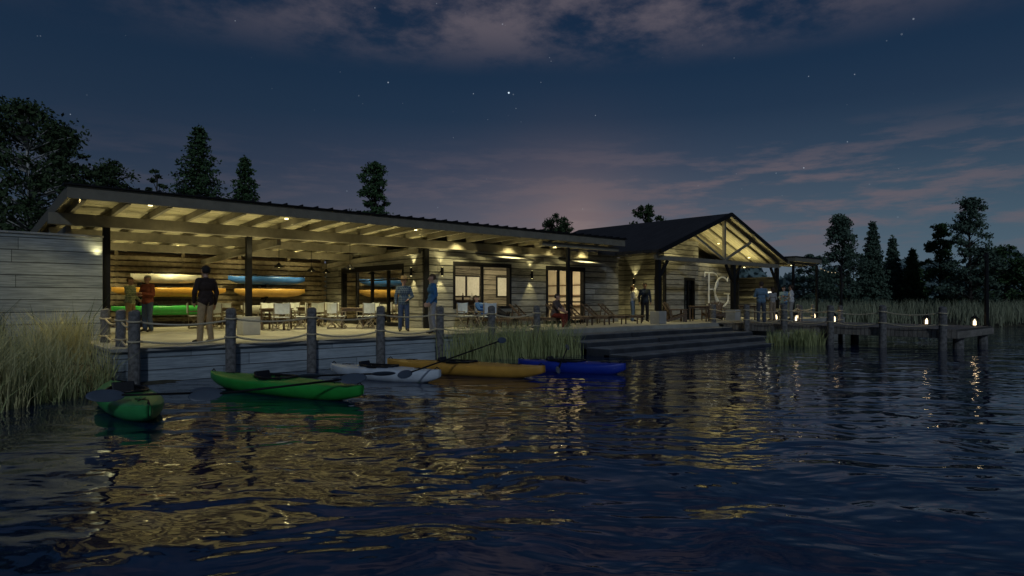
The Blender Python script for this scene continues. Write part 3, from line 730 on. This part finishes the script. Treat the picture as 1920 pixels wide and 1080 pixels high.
def person(label,loc,face,top,bottom,hair=(.05,.03,.02),pose=None,h=1.78,hat=False,female=False,longsleeve=True,longhair=False,shoe=None,tilt=0):
    J=dict(pel=(0,0,.95),bel=(0,0,1.1),che=(0,.01,1.3),nek=(0,0,1.47),hed=(0,.02,1.645),
      sL=(-.18,0,1.42),sR=(.18,0,1.42),eL=(-.255,-.03,1.14),eR=(.255,-.03,1.14),wL=(-.26,.06,.89),wR=(.26,.06,.89),
      hL=(-.09,0,.92),hR=(.09,0,.92),kL=(-.11,.03,.50),kR=(.11,.03,.50),aL=(-.12,-.02,.08),aR=(.12,-.02,.08),fL=(-.14,.14,.035),fR=(.14,.14,.035))
    if pose: J.update(pose)
    J={k:Vector(v) for k,v in J.items()}
    prims=[]
    def cap(a,b,r0,r1,l): prims.append((J[a] if isinstance(a,str) else a,r0,J[b] if isinstance(b,str) else b,r1,l))
    k=.9 if female else 1.04
    spine=(J['che']-J['pel']).normalized()
    rgt=Vector((1,0,0))
    cap(J['pel']-rgt*.065,J['pel']+rgt*.065,.118,.118,'b')
    cap(J['bel']-rgt*.05*k,J['bel']+rgt*.05*k,.12*k,.12*k,'t')
    cap(J['che']-rgt*.07*k,J['che']+rgt*.07*k,.13*k,.13*k,'t')
    cap(J['pel']+spine*.01-rgt*.06,J['bel']+rgt*.055,.128*k,.122*k,'t')
    cap(J['pel']+spine*.01+rgt*.06,J['bel']-rgt*.055,.128*k,.122*k,'t')
    cap('sL','sR',.076,.076,'t'); cap('che','nek',.12,.065,'t')
    cap(J['nek'],J['nek']*.45+J['hed']*.55,.054,.052,'s')
    cap(J['hed']+Vector((0,-.012,.025)),J['hed']+Vector((0,.012,.0)),.092,.082,'s')
    cap(J['hed']+Vector((0,.02,-.02)),J['hed']+Vector((0,.045,-.075)),.068,.045,'s')
    cap(J['hed']+Vector((0,.09,.01)),J['hed']+Vector((0,.113,-.025)),.010,.015,'s')
    for s in (-1,1): cap(J['hed']+Vector((s*.085,-.005,.015)),J['hed']+Vector((s*.088,-.008,-.02)),.014,.011,'s')
    lab='t' if longsleeve else 's'
    for s,q in (('L',-1),('R',1)):
        cap('s'+s,'e'+s,.07*k,.056*k,'t'); cap('e'+s,'w'+s,.055*k,.04*k,lab)
        d=(J['w'+s]-J['e'+s]).normalized(); side=Vector((q,0,0)); side=(side-d*side.dot(d)).normalized(); fw=d.cross(side).normalized()*q
        fwd=Vector((0,1,0)); fwd=(fwd-d*fwd.dot(d)); fwd=fwd.normalized() if fwd.length>.2 else fw
        w_=J['w'+s]; pc_=w_+d*.085
        cap(w_,w_+d*.03,.027,.03,'s')
        for kk in range(4):
            o=fwd*(.033-.022*kk); ln=(.075,.085,.08,.062)[kk]
            cap(w_+d*.02+o*.6,pc_+o,.019,.016,'s')
            m1=pc_+o*1.12+d*ln*.5-side*.004; cap(pc_+o,m1,.0125,.011,'s'); cap(m1,m1+d*ln*.42-side*.02,.011,.009,'s')
        t0=w_+d*.025+fwd*.02; t1=t0+d*.03+fwd*.035; cap(t0,t1,.016,.013,'s'); cap(t1,t1+d*.045+fwd*.008,.013,.010,'s')
        cap('h'+s,'k'+s,.102,.076,'b'); cap('k'+s,'a'+s,.076,.066,'b')
        cap(J['a'+s]+Vector((0,0,0)),J['a'+s]+(J['f'+s]-J['a'+s])*.2,.05,.048,'h'); cap('a'+s,'f'+s,.045,.036,'h')
    mb=MB()
    for (a,r0,b,r1,l) in prims:
        mb.ell(a,r0,14,8); mb.ell(b,r1,14,8)
        if (b-a).length>.004: mb.cyl(a,b,r0,r1,14)
    me=bpy.data.meshes.new('tmp'); me.from_pydata(mb.v,[],mb.f); me.validate()
    bm=_b.new(); bm.from_mesh(me); _b.ops.remove_doubles(bm,verts=bm.verts,dist=1e-6); _b.ops.recalc_face_normals(bm,faces=bm.faces); bm.to_mesh(me); bm.free()
    to=bpy.data.objects.new('tmp',me); link(to)
    md=to.modifiers.new('r','REMESH'); md.mode='VOXEL'; md.voxel_size=.0115
    sm=to.modifiers.new('s','SMOOTH'); sm.factor=.5; sm.iterations=2
    dg=bpy.context.evaluated_depsgraph_get(); me2=bpy.data.meshes.new_from_object(to.evaluated_get(dg)); bpy.data.objects.remove(to)
    n=len(me2.polygons); C=np.zeros(n*3); me2.polygons.foreach_get('center',C); C=C.reshape(-1,3)
    best=np.full(n,1e9); lb=np.zeros(n,int); ids={'s':0,'t':1,'b':2,'h':3}
    for (a,r0,b,r1,l) in prims:
        a_=np.array(a);ab=np.array(b)-a_;L2=ab@ab+1e-12; t=np.clip(((C-a_)@ab)/L2,0,1); d=np.linalg.norm(C-a_-t[:,None]*ab,axis=1)-(r0+(r1-r0)*t)
        w=d<best; best[w]=d[w]; lb[w]=ids[l]
    me2.materials.clear()
    for x in (SK,top,bottom,shoe or SHOE): me2.materials.append(x)
    me2.polygons.foreach_set('material_index',lb.astype(np.int32)); me2.polygons.foreach_set('use_smooth',[True]*n)
    ang=math.atan2(-face[0],face[1])
    e=thing('person',loc,label,'person',None,ang); e.scale=(h/1.76,)*3
    o=bpy.data.objects.new('body',me2); link(o); o.parent=e
    H=J['hed']
    for s in (-1,1): MB().ell(H+Vector((s*.032,.086,.018)),(.013,.008,.008),8,6).obj('eye',EYEM,e,smooth=True)
    MB().ell(H+Vector((0,.09,-.058)),(.024,.01,.007),10,6).obj('mouth',LIP,e,smooth=True)
    hm=plain('hair_tone',hair,.8,.4,30); mb=MB(); mb.ell(H+Vector((0,-.02,.028)),(.098,.108,.112),20,14)
    fs=[];
    for f in mb.f:
        c=sum((Vector(mb.v[i]) for i in f),Vector())/len(f)-H
        if c.z>.045 or (c.y<-.01 and c.z>-.05) : fs.append(f)
    mb.f=fs; mb.m=[0]*len(fs)
    if longhair: mb.ell(H+Vector((0,-.06,-.06)),(.09,.055,.15),16,10)
    ho=mb.obj('hair',hm,e,smooth=True); sd=ho.modifiers.new('s','SOLIDIFY'); sd.thickness=.012
    if hat:
        mb=MB(); mb.tube([H+Vector((0,0,.075)),H+Vector((0,0,.14)),H+Vector((0,0,.19))],[.108,.1,.08],18)
        n_=24
        vs=[];fs=[]
        for i in range(n_):
            a=2*math.pi*i/n_; c,s=math.cos(a),math.sin(a)
            for r in (.09,.2): vs.append(tuple(H+Vector((c*r*.95,s*r*1.1,.078+(.045*c*c if r>.1 else 0)))))
        for i in range(n_): fs.append((2*i,2*i+1,(2*i+3)%(2*n_),(2*i+2)%(2*n_)))
        mb.add(vs,fs); ht=mb.obj('hat',cloth('straw',(.35,.25,.13)),e,smooth=False); sd=ht.modifiers.new('s','SOLIDIFY'); sd.thickness=.01
    return e
def at(px,py,h=1.05): x,y=P(px,py,h); return (x,y,DK)
fold=dict(eL=(-.26,.04,1.15),wL=(-.06,.24,1.2),eR=(.26,.04,1.15),wR=(.04,.24,1.14))
point=dict(eR=(.26,.08,1.18),wR=(.22,.32,1.2),eL=(-.26,.0,1.15),wL=(-.12,.22,1.02))
right=(.749,-.6626)
jean=cloth('denim',(.07,.10,.18)); khaki=cloth('khaki',(.45,.32,.17)); dark=cloth('charcoal',(.02,.02,.024))
person('man in green plaid shirt and khaki trousers, arm raised talking',at(244,620.5),(right[0]*.9+.2,right[1]*.9-.2),cloth('greenplaid',(.16,.22,.12),(.42,.45,.30)),khaki,pose=point,h=1.80,hair=(.12,.07,.03))
person('man in rust sweater and jeans with arms bent',at(277,622),(-.5,-.3),cloth('rust',(.26,.08,.05)),jean,hair=(.35,.33,.3),pose=fold,h=1.84)
person('man seen from behind in dark jacket and tan trousers',at(386,643),(-.35,1),cloth('brownjacket',(.05,.035,.03)),khaki,h=1.86,hair=(.015,.012,.01),pose=dict(eL=(-.28,0,1.16),eR=(.28,0,1.16),wL=(-.2,.14,.95),wR=(.29,.08,.9),aL=(-.15,.0,.08),fL=(-.2,.15,.035)))
person('man in blue plaid shirt, jeans and wide-brimmed hat',at(757,621),(-.3,-.6),cloth('blueplaid',(.03,.06,.10),(.14,.18,.22)),jean,pose=dict(eL=(-.28,.02,1.15),wL=(-.14,.2,1.05)),hat=True)
person('man in blue blazer and grey trousers turned toward the hat wearer',at(811,625),(-.75,.25),cloth('blazer',(.05,.14,.30)),cloth('greypants',(.30,.30,.32)),h=1.84,pose=dict(wL=(-.22,.12,.92),wR=(.22,.1,.92)),hair=(.10,.06,.03))
person('woman in light top and jeans standing by the wall',at(1186,602.6),(.6,-.5),cloth('whitetop',(.6,.6,.6)),cloth('jeansb',(.20,.28,.40)),h=1.72,female=True,longhair=True,hair=(.10,.05,.02),pose=fold)
person('man in dark navy shirt and black trousers by the wall',at(1209,603),(-.5,-.6),cloth('navy',(.03,.04,.06)),dark,h=1.85,hair=(.02,.015,.01))
person('man in slate shirt and dark trousers holding a drink',(27.4,14.1,DK),(.6,.4),cloth('slate',(.14,.22,.30)),cloth('greyd',(.08,.09,.11)),h=1.84,pose=fold)
person('man in white shirt and pale trousers facing the bar table',(32.7,15.2,DK),(-.2,.8),cloth('white',(.6,.6,.58)),cloth('stonep',(.3,.29,.26)),h=1.8,pose=point)
person('woman in grey dress shirt standing at the bar table',(31.3,15.5,DK),(.4,.8),cloth('grey',(.3,.3,.3)),cloth('tan',(.25,.2,.15)),h=1.66,female=True,longhair=True,pose=fold)
person('man in pale blue shirt near the bar',(34.0,16.2,DK),(-.8,.2),cloth('paleblue',(.25,.38,.5)),jean,h=1.76,pose=fold)
sit=dict(pel=(0,0,.52),bel=(0,.03,.67),che=(0,.08,.87),nek=(0,.10,1.04),hed=(0,.15,1.2),sL=(-.18,.08,.99),sR=(.18,.08,.99),eL=(-.22,.24,.78),eR=(.22,.24,.78),wL=(-.1,.42,.66),wR=(.1,.42,.66),
  hL=(-.09,.02,.50),hR=(.09,.02,.50),kL=(-.15,.44,.50),kR=(.15,.44,.50),aL=(-.15,.42,.08),aR=(.15,.46,.08),fL=(-.17,.58,.035),fR=(.17,.62,.035))
person('seated man in dull red trousers leaning forward, elbows on knees',(17.6,17.45,DK-.06),(.35,-.9),cloth('tanvest',(.12,.09,.08)),cloth('redpants',(.17,.035,.025)),pose=sit,longsleeve=False,hair=(.03,.02,.02))
rec=dict(pel=(0,0,.48),bel=(0,-.12,.58),che=(0,-.30,.76),nek=(0,-.42,.9),hed=(0,-.48,1.07),sL=(-.18,-.37,.86),sR=(.18,-.37,.86),eL=(-.27,-.16,.68),eR=(.27,-.16,.68),wL=(-.14,.05,.66),wR=(.14,.06,.66),
  hL=(-.09,.02,.46),hR=(.09,.02,.46),kL=(-.1,.44,.66),kR=(.1,.46,.60),aL=(-.1,.82,.45),aR=(.11,.86,.45),fL=(-.1,.9,.58),fR=(.12,.94,.58))
person('man in blue shirt reclining on the lounge chair',(15.13,18.50,DK),(.343,-.94),cloth('blueshirt',(.05,.13,.35)),dark,pose=rec,hair=(.04,.03,.02))

# ---------------- foliage
def quads(c,size,asp=1.0):
    n=len(c); a=rng.normal(size=(n,3)); a/=np.linalg.norm(a,axis=1)[:,None]; b=rng.normal(size=(n,3)); b-=a*(a*b).sum(1)[:,None]; b/=np.linalg.norm(b,axis=1)[:,None]
    s=(size*rng.uniform(.6,1.3,n))[:,None]
    return np.stack([c-a*s,c-b*s*.5*asp,c+a*s,c+b*s*.5*asp],1).reshape(-1,3)
def cards(name,v,mat,parent=None,**kw):
    n=len(v)//4; me=bpy.data.meshes.new(name); me.vertices.add(n*4); me.vertices.foreach_set('co',v.astype(np.float32).ravel())
    me.loops.add(n*4); me.loops.foreach_set('vertex_index',np.arange(n*4,dtype=np.int32)); me.polygons.add(n); me.polygons.foreach_set('loop_start',np.arange(0,n*4,4,dtype=np.int32))
    me.update(calc_edges=True); me.materials.append(M[mat]); o=bpy.data.objects.new(name,me); link(o)
    if parent is not None: o.parent=parent
    for k,x in kw.items(): o[k]=x
    return o
def tree(px,d,ytop,wpx,kind,label,mat='leaf',bark='bark',dens=1.0,name='tree',cb=.2):
    x,y=W(px,d); H=EYE+(HY-ytop)*d/F-.4; R=wpx/2*d/F; z0=.4
    e=thing(name,(x,y,z0),label,'tree')
    lean=[float(q) for q in rng.uniform(-.02,.02,2)*H]
    tr=lambda t: Vector((lean[0]*t*t+.08*math.sin(5*t+px),lean[1]*t*t+.06*math.cos(4*t+px),H*t))
    mb=MB(); mb.tube([tr(float(t)) for t in np.linspace(0,.97,10)],[.022*H*(1-t*.93)*.75+.01 for t in np.linspace(0,.97,10)],8)
    C3=[];
    def spray(s0,c,rr,n):
        mid=(s0+c)/2+Vector((0,0,.05*(c-s0).length)); mb.tube([s0,mid,c],[.03+.003*H,.022,.01],5)
        t=rng.uniform(.2,1.08,n); p=np.array(s0)+(np.array(c)-np.array(s0))*t[:,None]
        g=rng.normal(size=(n,3)); g/=np.linalg.norm(g,axis=1)[:,None]; g*=(rr*(1.25-.7*t)*rng.uniform(0,1,n)**.5)[:,None]; g[:,2]=g[:,2]*.6-abs(g[:,2])*.3
        C3.append(p+g)
    if kind=='conifer':
        nw=int(26*dens**.5)
        for i in range(nw):
            t=cb+(1-cb)*(i/nw); Rw=R*(1-(t-cb)/(1-cb))**.85*random.uniform(.82,1.15)+.15
            nb=max(6,int(13*(1-t)+5))
            for k in range(nb):
                th=2*math.pi*k/nb+i*.7+random.uniform(-.25,.25); rad=Rw*random.uniform(.65,1.12)
                s0=tr(t); c=s0+Vector((rad*math.cos(th),rad*math.sin(th),-.28*rad+random.uniform(-.15,.15)))
                spray(s0,c,.26+.17*rad,int(44*(.5+rad/R)))
        C3.append(np.array([tuple(tr(.93+.07*q)) for q in rng.uniform(0,1,40)])+rng.normal(size=(40,3))*.09)
    else:
        nc=int((95 if kind=='pine' else 80)*dens)
        for i in range(nc):
            if kind=='pine': t=cb+(1-cb)*random.uniform(0,1)**.9; q=(t-cb)/(1-cb); prof=R*(1.0-.8*q**1.5)*(.7+.45*abs(math.sin(t*13+px))); rad=prof*random.uniform(.3,1.15)
            else: t=cb+(1-cb)*random.uniform(0,.99); q=(t-cb)/(1-cb); prof=R*max(.01,math.sin(math.pi*(.16+.84*q)**.8))**.55*random.uniform(.7,1.3); rad=prof*random.uniform(.3,1)**.6
            th=random.uniform(0,6.28); s0=tr(max(.05,t-.07)); c=tr(t)+Vector((rad*math.cos(th),rad*math.sin(th),.05*rad))
            if c.z>H: c.z=H-random.uniform(0,.2)
            rr=R*random.uniform(.12,.26)
            n=64; mid=(s0+c)/2+Vector((0,0,.06*rad)); mb.tube([s0,mid,c],[.03+.004*H*(1-t),.025,.012],5)
            g=rng.normal(size=(n,3)); g/=np.linalg.norm(g,axis=1)[:,None]; g*=(rr*rng.uniform(.1,1.5,n)**.8)[:,None]; g[:,2]*=.6
            C3.append(np.array(c)+g)
    mb.obj('trunk',bark,e,smooth=True)
    cards('crown',quads(np.concatenate(C3),(.11 if kind=='conifer' else .12)*max(1,d/48)),mat,e)
    return e
tree(55,31,196,240,'leafy','large leafy tree with pale birch trunk behind the concrete wall',bark='birch',dens=2.1,name='birch_tree',cb=.3)
tree(-60,34,215,200,'leafy','dense dark leafy tree behind the concrete wall',dens=1.4,cb=.2,name='leafy_tree')
tree(120,38,235,120,'leafy','dark leafy tree above the pavilion roof',dens=1.5,cb=.3,name='leafy_tree')
tree(215,42,305,130,'leafy','low rounded dark tree behind the roof',dens=1.6,cb=.3,name='leafy_tree')
tree(297,44,318,54,'leafy','slender sparse young tree behind the roof',dens=.5,cb=.5,name='leafy_tree')
tree(372,40,235,205,'conifer','tall dense conical conifer behind the roof','pine',dens=2.1,cb=.22,name='conifer_tree')
tree(456,42,292,130,'conifer','smaller conical conifer behind the roof','pine',dens=1.5,cb=.22,name='conifer_tree')
tree(703,45,308,96,'pine','narrow upright tree with ragged crown above the roof','pine',dens=1.1,cb=.35,name='leafy_tree')
tree(1045,55,402,82,'leafy','small rounded tree crown above the roof','leaf',dens=.8,cb=.5,name='leafy_tree')
tree(1210,52,383,70,'leafy','sparse tree crown above the gable roof','leaf',dens=.6,cb=.45,name='leafy_tree')
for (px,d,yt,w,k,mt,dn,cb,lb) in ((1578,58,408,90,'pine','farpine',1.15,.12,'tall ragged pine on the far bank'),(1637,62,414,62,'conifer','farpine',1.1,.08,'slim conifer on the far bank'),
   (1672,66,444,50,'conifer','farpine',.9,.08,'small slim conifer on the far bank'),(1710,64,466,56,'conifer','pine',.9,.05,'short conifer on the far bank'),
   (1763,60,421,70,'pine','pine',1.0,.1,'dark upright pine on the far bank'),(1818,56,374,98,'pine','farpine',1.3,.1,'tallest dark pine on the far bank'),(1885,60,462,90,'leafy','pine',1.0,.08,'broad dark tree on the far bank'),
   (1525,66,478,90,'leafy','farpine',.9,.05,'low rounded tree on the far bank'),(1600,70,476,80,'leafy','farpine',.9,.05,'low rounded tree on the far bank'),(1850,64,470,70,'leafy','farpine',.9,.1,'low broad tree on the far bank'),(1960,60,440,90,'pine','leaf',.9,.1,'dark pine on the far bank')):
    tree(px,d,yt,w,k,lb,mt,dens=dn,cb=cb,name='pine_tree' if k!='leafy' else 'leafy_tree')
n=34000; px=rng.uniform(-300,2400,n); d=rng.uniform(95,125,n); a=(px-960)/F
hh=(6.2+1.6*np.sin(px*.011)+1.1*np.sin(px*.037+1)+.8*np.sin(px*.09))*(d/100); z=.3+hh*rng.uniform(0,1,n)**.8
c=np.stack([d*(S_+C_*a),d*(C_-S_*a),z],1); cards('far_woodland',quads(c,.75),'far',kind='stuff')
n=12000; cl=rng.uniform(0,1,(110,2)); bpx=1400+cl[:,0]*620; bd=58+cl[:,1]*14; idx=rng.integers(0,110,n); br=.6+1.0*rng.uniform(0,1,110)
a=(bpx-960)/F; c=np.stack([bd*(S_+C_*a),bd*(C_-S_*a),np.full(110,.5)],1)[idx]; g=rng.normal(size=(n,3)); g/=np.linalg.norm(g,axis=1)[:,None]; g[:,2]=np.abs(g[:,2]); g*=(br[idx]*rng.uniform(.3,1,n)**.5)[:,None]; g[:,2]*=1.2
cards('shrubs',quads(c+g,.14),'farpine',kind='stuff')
def blades(name,xy,zb,hgt,w,mat,leanamt=.25):
    n=len(xy); h=hgt*rng.uniform(.4,1.2,n); th=rng.uniform(0,6.28,n); ln=rng.uniform(.05,1,n)*leanamt*h; dx=np.cos(th)*ln; dy=np.sin(th)*ln
    t2=rng.uniform(0,6.28,n); wx=np.cos(t2)*w; wy=np.sin(t2)*w
    z0=zb; V=np.zeros((n,3,2,3))
    for k,(f,g,ww) in enumerate(((0,0,1),(.55,.3,.8),(1,1,.12))):
        for s,q in enumerate((-1,1)):
            V[:,k,s,0]=xy[:,0]+dx*g+q*wx*ww; V[:,k,s,1]=xy[:,1]+dy*g+q*wy*ww; V[:,k,s,2]=z0+h*f*(1-.12*g)
    b=np.arange(n)[:,None]*6; F_=np.concatenate([b+np.array([0,1,3,2]),b+np.array([2,3,5,4])],1).reshape(-1,4)
    me=bpy.data.meshes.new(name); me.vertices.add(n*6); me.vertices.foreach_set('co',V.reshape(-1).astype(np.float32)); m_=len(F_)
    me.loops.add(m_*4); me.loops.foreach_set('vertex_index',F_.reshape(-1).astype(np.int32)); me.polygons.add(m_); me.polygons.foreach_set('loop_start',np.arange(0,m_*4,4,dtype=np.int32))
    me.update(calc_edges=True); me.materials.append(M[mat]); o=bpy.data.objects.new(name,me); link(o); o['kind']='stuff'; return o
def clumpxy(n,x0,x1,y0,y1,k,r):
    c=np.stack([rng.uniform(x0,x1,k),rng.uniform(y0,y1,k)],1); i=rng.integers(0,k,n); return c[i]+rng.normal(size=(n,2))*r
xy=clumpxy(7500,-1.2,2.5,13.0,18.9,60,.16); xy=xy[(sdist(xy,shore)>-.2)&(xy[:,0]<2.6)]; blades('reed_bank',xy,gz(xy)-.05,1.2,.0065,'reed',.6)
xy=clumpxy(3200,-1.2,2.5,13.0,16.5,46,.2); xy=xy[(sdist(xy,shore)>-.3)&(xy[:,0]<2.6)]; blades('reed_bank_green',xy,gz(xy)-.05,.8,.009,'green',.8)
xy=clumpxy(2100,10.8,15.7,14.3,15.35,34,.16); blades('reeds',xy,np.full(len(xy),-.1),1.25,.009,'green',.4)
xy=clumpxy(1500,24.4,26.0,10.9,12.1,12,.16); blades('reeds_by_pier',xy,np.full(len(xy),-.1),.75,.012,'green',.4)
xy=clumpxy(19000,35,66,2,26,500,.5); s=sdist(xy,shore); xy=xy[(s>-.3)&(s<9)&~((xy[:,0]<41.3)&(xy[:,1]>15.4))]; blades('marsh_reeds',xy,gz(xy)-.05,1.4,.022,'marsh',.4)
xy=clumpxy(60,-1,2.7,19.0,19.2,16,.05); blades('tall_rushes',xy,np.full(len(xy),.5),1.5,.012,'leaf',.45)

# ---------------- sky
w=bpy.data.worlds.new('World'); scene.world=w; w.use_nodes=True; nt=w.node_tree; bg=nt.nodes['Background']
tc=N(nt,'ShaderNodeTexCoord').outputs['Generated']; nv=N(nt,'ShaderNodeVectorMath',operation='NORMALIZE'); nt.links.new(tc,nv.inputs[0]); D=nv.outputs[0]
s=N(nt,'ShaderNodeSeparateXYZ'); nt.links.new(D,s.inputs[0]); Zc=s.outputs[2]
cr=N(nt,'ShaderNodeValToRGB'); nt.links.new(Zc,cr.inputs[0]); el=cr.color_ramp.elements
el[0].position=0; el[0].color=(.066,.092,.122,1); el[1].position=1; el[1].color=(.005,.013,.032,1)
for p,c in ((.10,(.045,.070,.104)),(.2,(.023,.044,.082)),(.32,(.011,.029,.064)),(.45,(.006,.018,.048))):
    e_=el.new(p); e_.color=(*c,1)
def dirdot(px,py,pw):
    a=(px-960)/F; v=Vector((S_+C_*a,C_-S_*a,(HY-py)/F)).normalized()
    n=N(nt,'ShaderNodeVectorMath',operation='DOT_PRODUCT'); nt.links.new(D,n.inputs[0]); n.inputs[1].default_value=v
    return mathn(nt,'POWER',mathn(nt,'MAXIMUM',n.outputs['Value'],0),pw)
def _add(a,fac,c):
    n=N(nt,'ShaderNodeMix',data_type='RGBA',blend_type='ADD'); nt.links.new(fac,n.inputs[0]); nt.links.new(a,n.inputs[6]); n.inputs[7].default_value=(*c,1); n.clamp_factor=False; return n.outputs[2]
col=cr.outputs[0]
leftd=dirdot(100,300,9); col=mixc(nt,mathn(nt,'MULTIPLY',leftd,.4),col,(.010,.021,.042))
lown=N(nt,'ShaderNodeMapRange'); nt.links.new(Zc,lown.inputs[0]); lown.inputs[1].default_value=.27; lown.inputs[2].default_value=.02
col=_add(col,mathn(nt,'MULTIPLY',dirdot(950,440,12),lown.outputs[0]),(.068,.036,.036))
col=_add(col,mathn(nt,'MULTIPLY',dirdot(1750,520,7),lown.outputs[0]),(.018,.042,.050))
col=_add(col,mathn(nt,'MULTIPLY',dirdot(1070,440,140),1),(.062,.032,.017))
col=_add(col,dirdot(1085,420,900),(.06,.030,.012))
den=mathn(nt,'ADD',Zc,.12); dv=N(nt,'ShaderNodeVectorMath',operation='SCALE'); nt.links.new(D,dv.inputs[0]); nt.links.new(mathn(nt,'DIVIDE',1,den),dv.inputs['Scale'])
cn=noise(nt,mapping(nt,dv.outputs[0],(1,1,.3)),3.4,8,.62); cn2=noise(nt,mapping(nt,D,(1.3,1.3,8)),5.0,7,.62)
cm=mathn(nt,'MULTIPLY',ss(nt,cn,.36,.64),ss(nt,Zc,.325,.40))
side=mathn(nt,'ADD',mathn(nt,'MULTIPLY',dirdot(1080,20,8),.85),.12)
cm=mathn(nt,'MULTIPLY',cm,side)
col=mixc(nt,cm,col,(.105,.092,.115))
# low cloud bands, mostly toward the pale side of the horizon
lowmask=mathn(nt,'MULTIPLY',ss(nt,Zc,.03,.10),ss(nt,Zc,.26,.16))
band=mathn(nt,'MULTIPLY',mathn(nt,'MULTIPLY',ss(nt,cn2,.44,.62),lowmask),mathn(nt,'MULTIPLY_ADD',dirdot(1450,400,9),.55,.12))
col=mixc(nt,band,col,(.150,.115,.130))
vo=N(nt,'ShaderNodeTexVoronoi'); vo.inputs['Scale'].default_value=60; nt.links.new(D,vo.inputs['Vector'])
sc_=N(nt,'ShaderNodeSeparateColor'); nt.links.new(vo.outputs['Color'],sc_.inputs[0])
thr=mathn(nt,'MULTIPLY_ADD',mathn(nt,'POWER',sc_.outputs[0],8),.045,.042)
st=mathn(nt,'LESS_THAN',vo.outputs['Distance'],thr); st=mathn(nt,'MULTIPLY',st,mathn(nt,'MULTIPLY',mathn(nt,'POWER',sc_.outputs[1],3.5),ss(nt,Zc,.06,.2)))
col=_add(col,st,(.22,.25,.28))
col=_add(col,mathn(nt,'GREATER_THAN',dirdot(954,174,1),math.cos(.0013)),(.7,.85,.95))
nt.links.new(col,bg.inputs[0]); bg.inputs[1].default_value=1.0
l=bpy.data.lights.new('moon_fill','SUN'); l.energy=.55; l.color=(.68,.82,1); l.angle=math.radians(3); o=bpy.data.objects.new('moon_fill',l); link(o)  # unseen moon, cool lamp added as general fill from behind the camera
o.rotation_euler=Vector((.5,.8,-.5)).to_track_quat('-Z','Y').to_euler()

cam=bpy.data.cameras.new('camera'); co=bpy.data.objects.new('camera',cam); link(co); co.location=(0,0,EYE); co.rotation_euler=(math.radians(90),0,-math.radians(41.5))
cam.lens=36*F/1920; cam.sensor_width=36; cam.shift_y=(HY-540)/1920; cam.clip_end=3000; cam.clip_start=.05
scene.camera=co
scene.view_settings.view_transform='Standard'; scene.view_settings.look='None'; scene.view_settings.exposure=0
for o in bpy.data.objects:
    if '_o' in o: del o['_o']
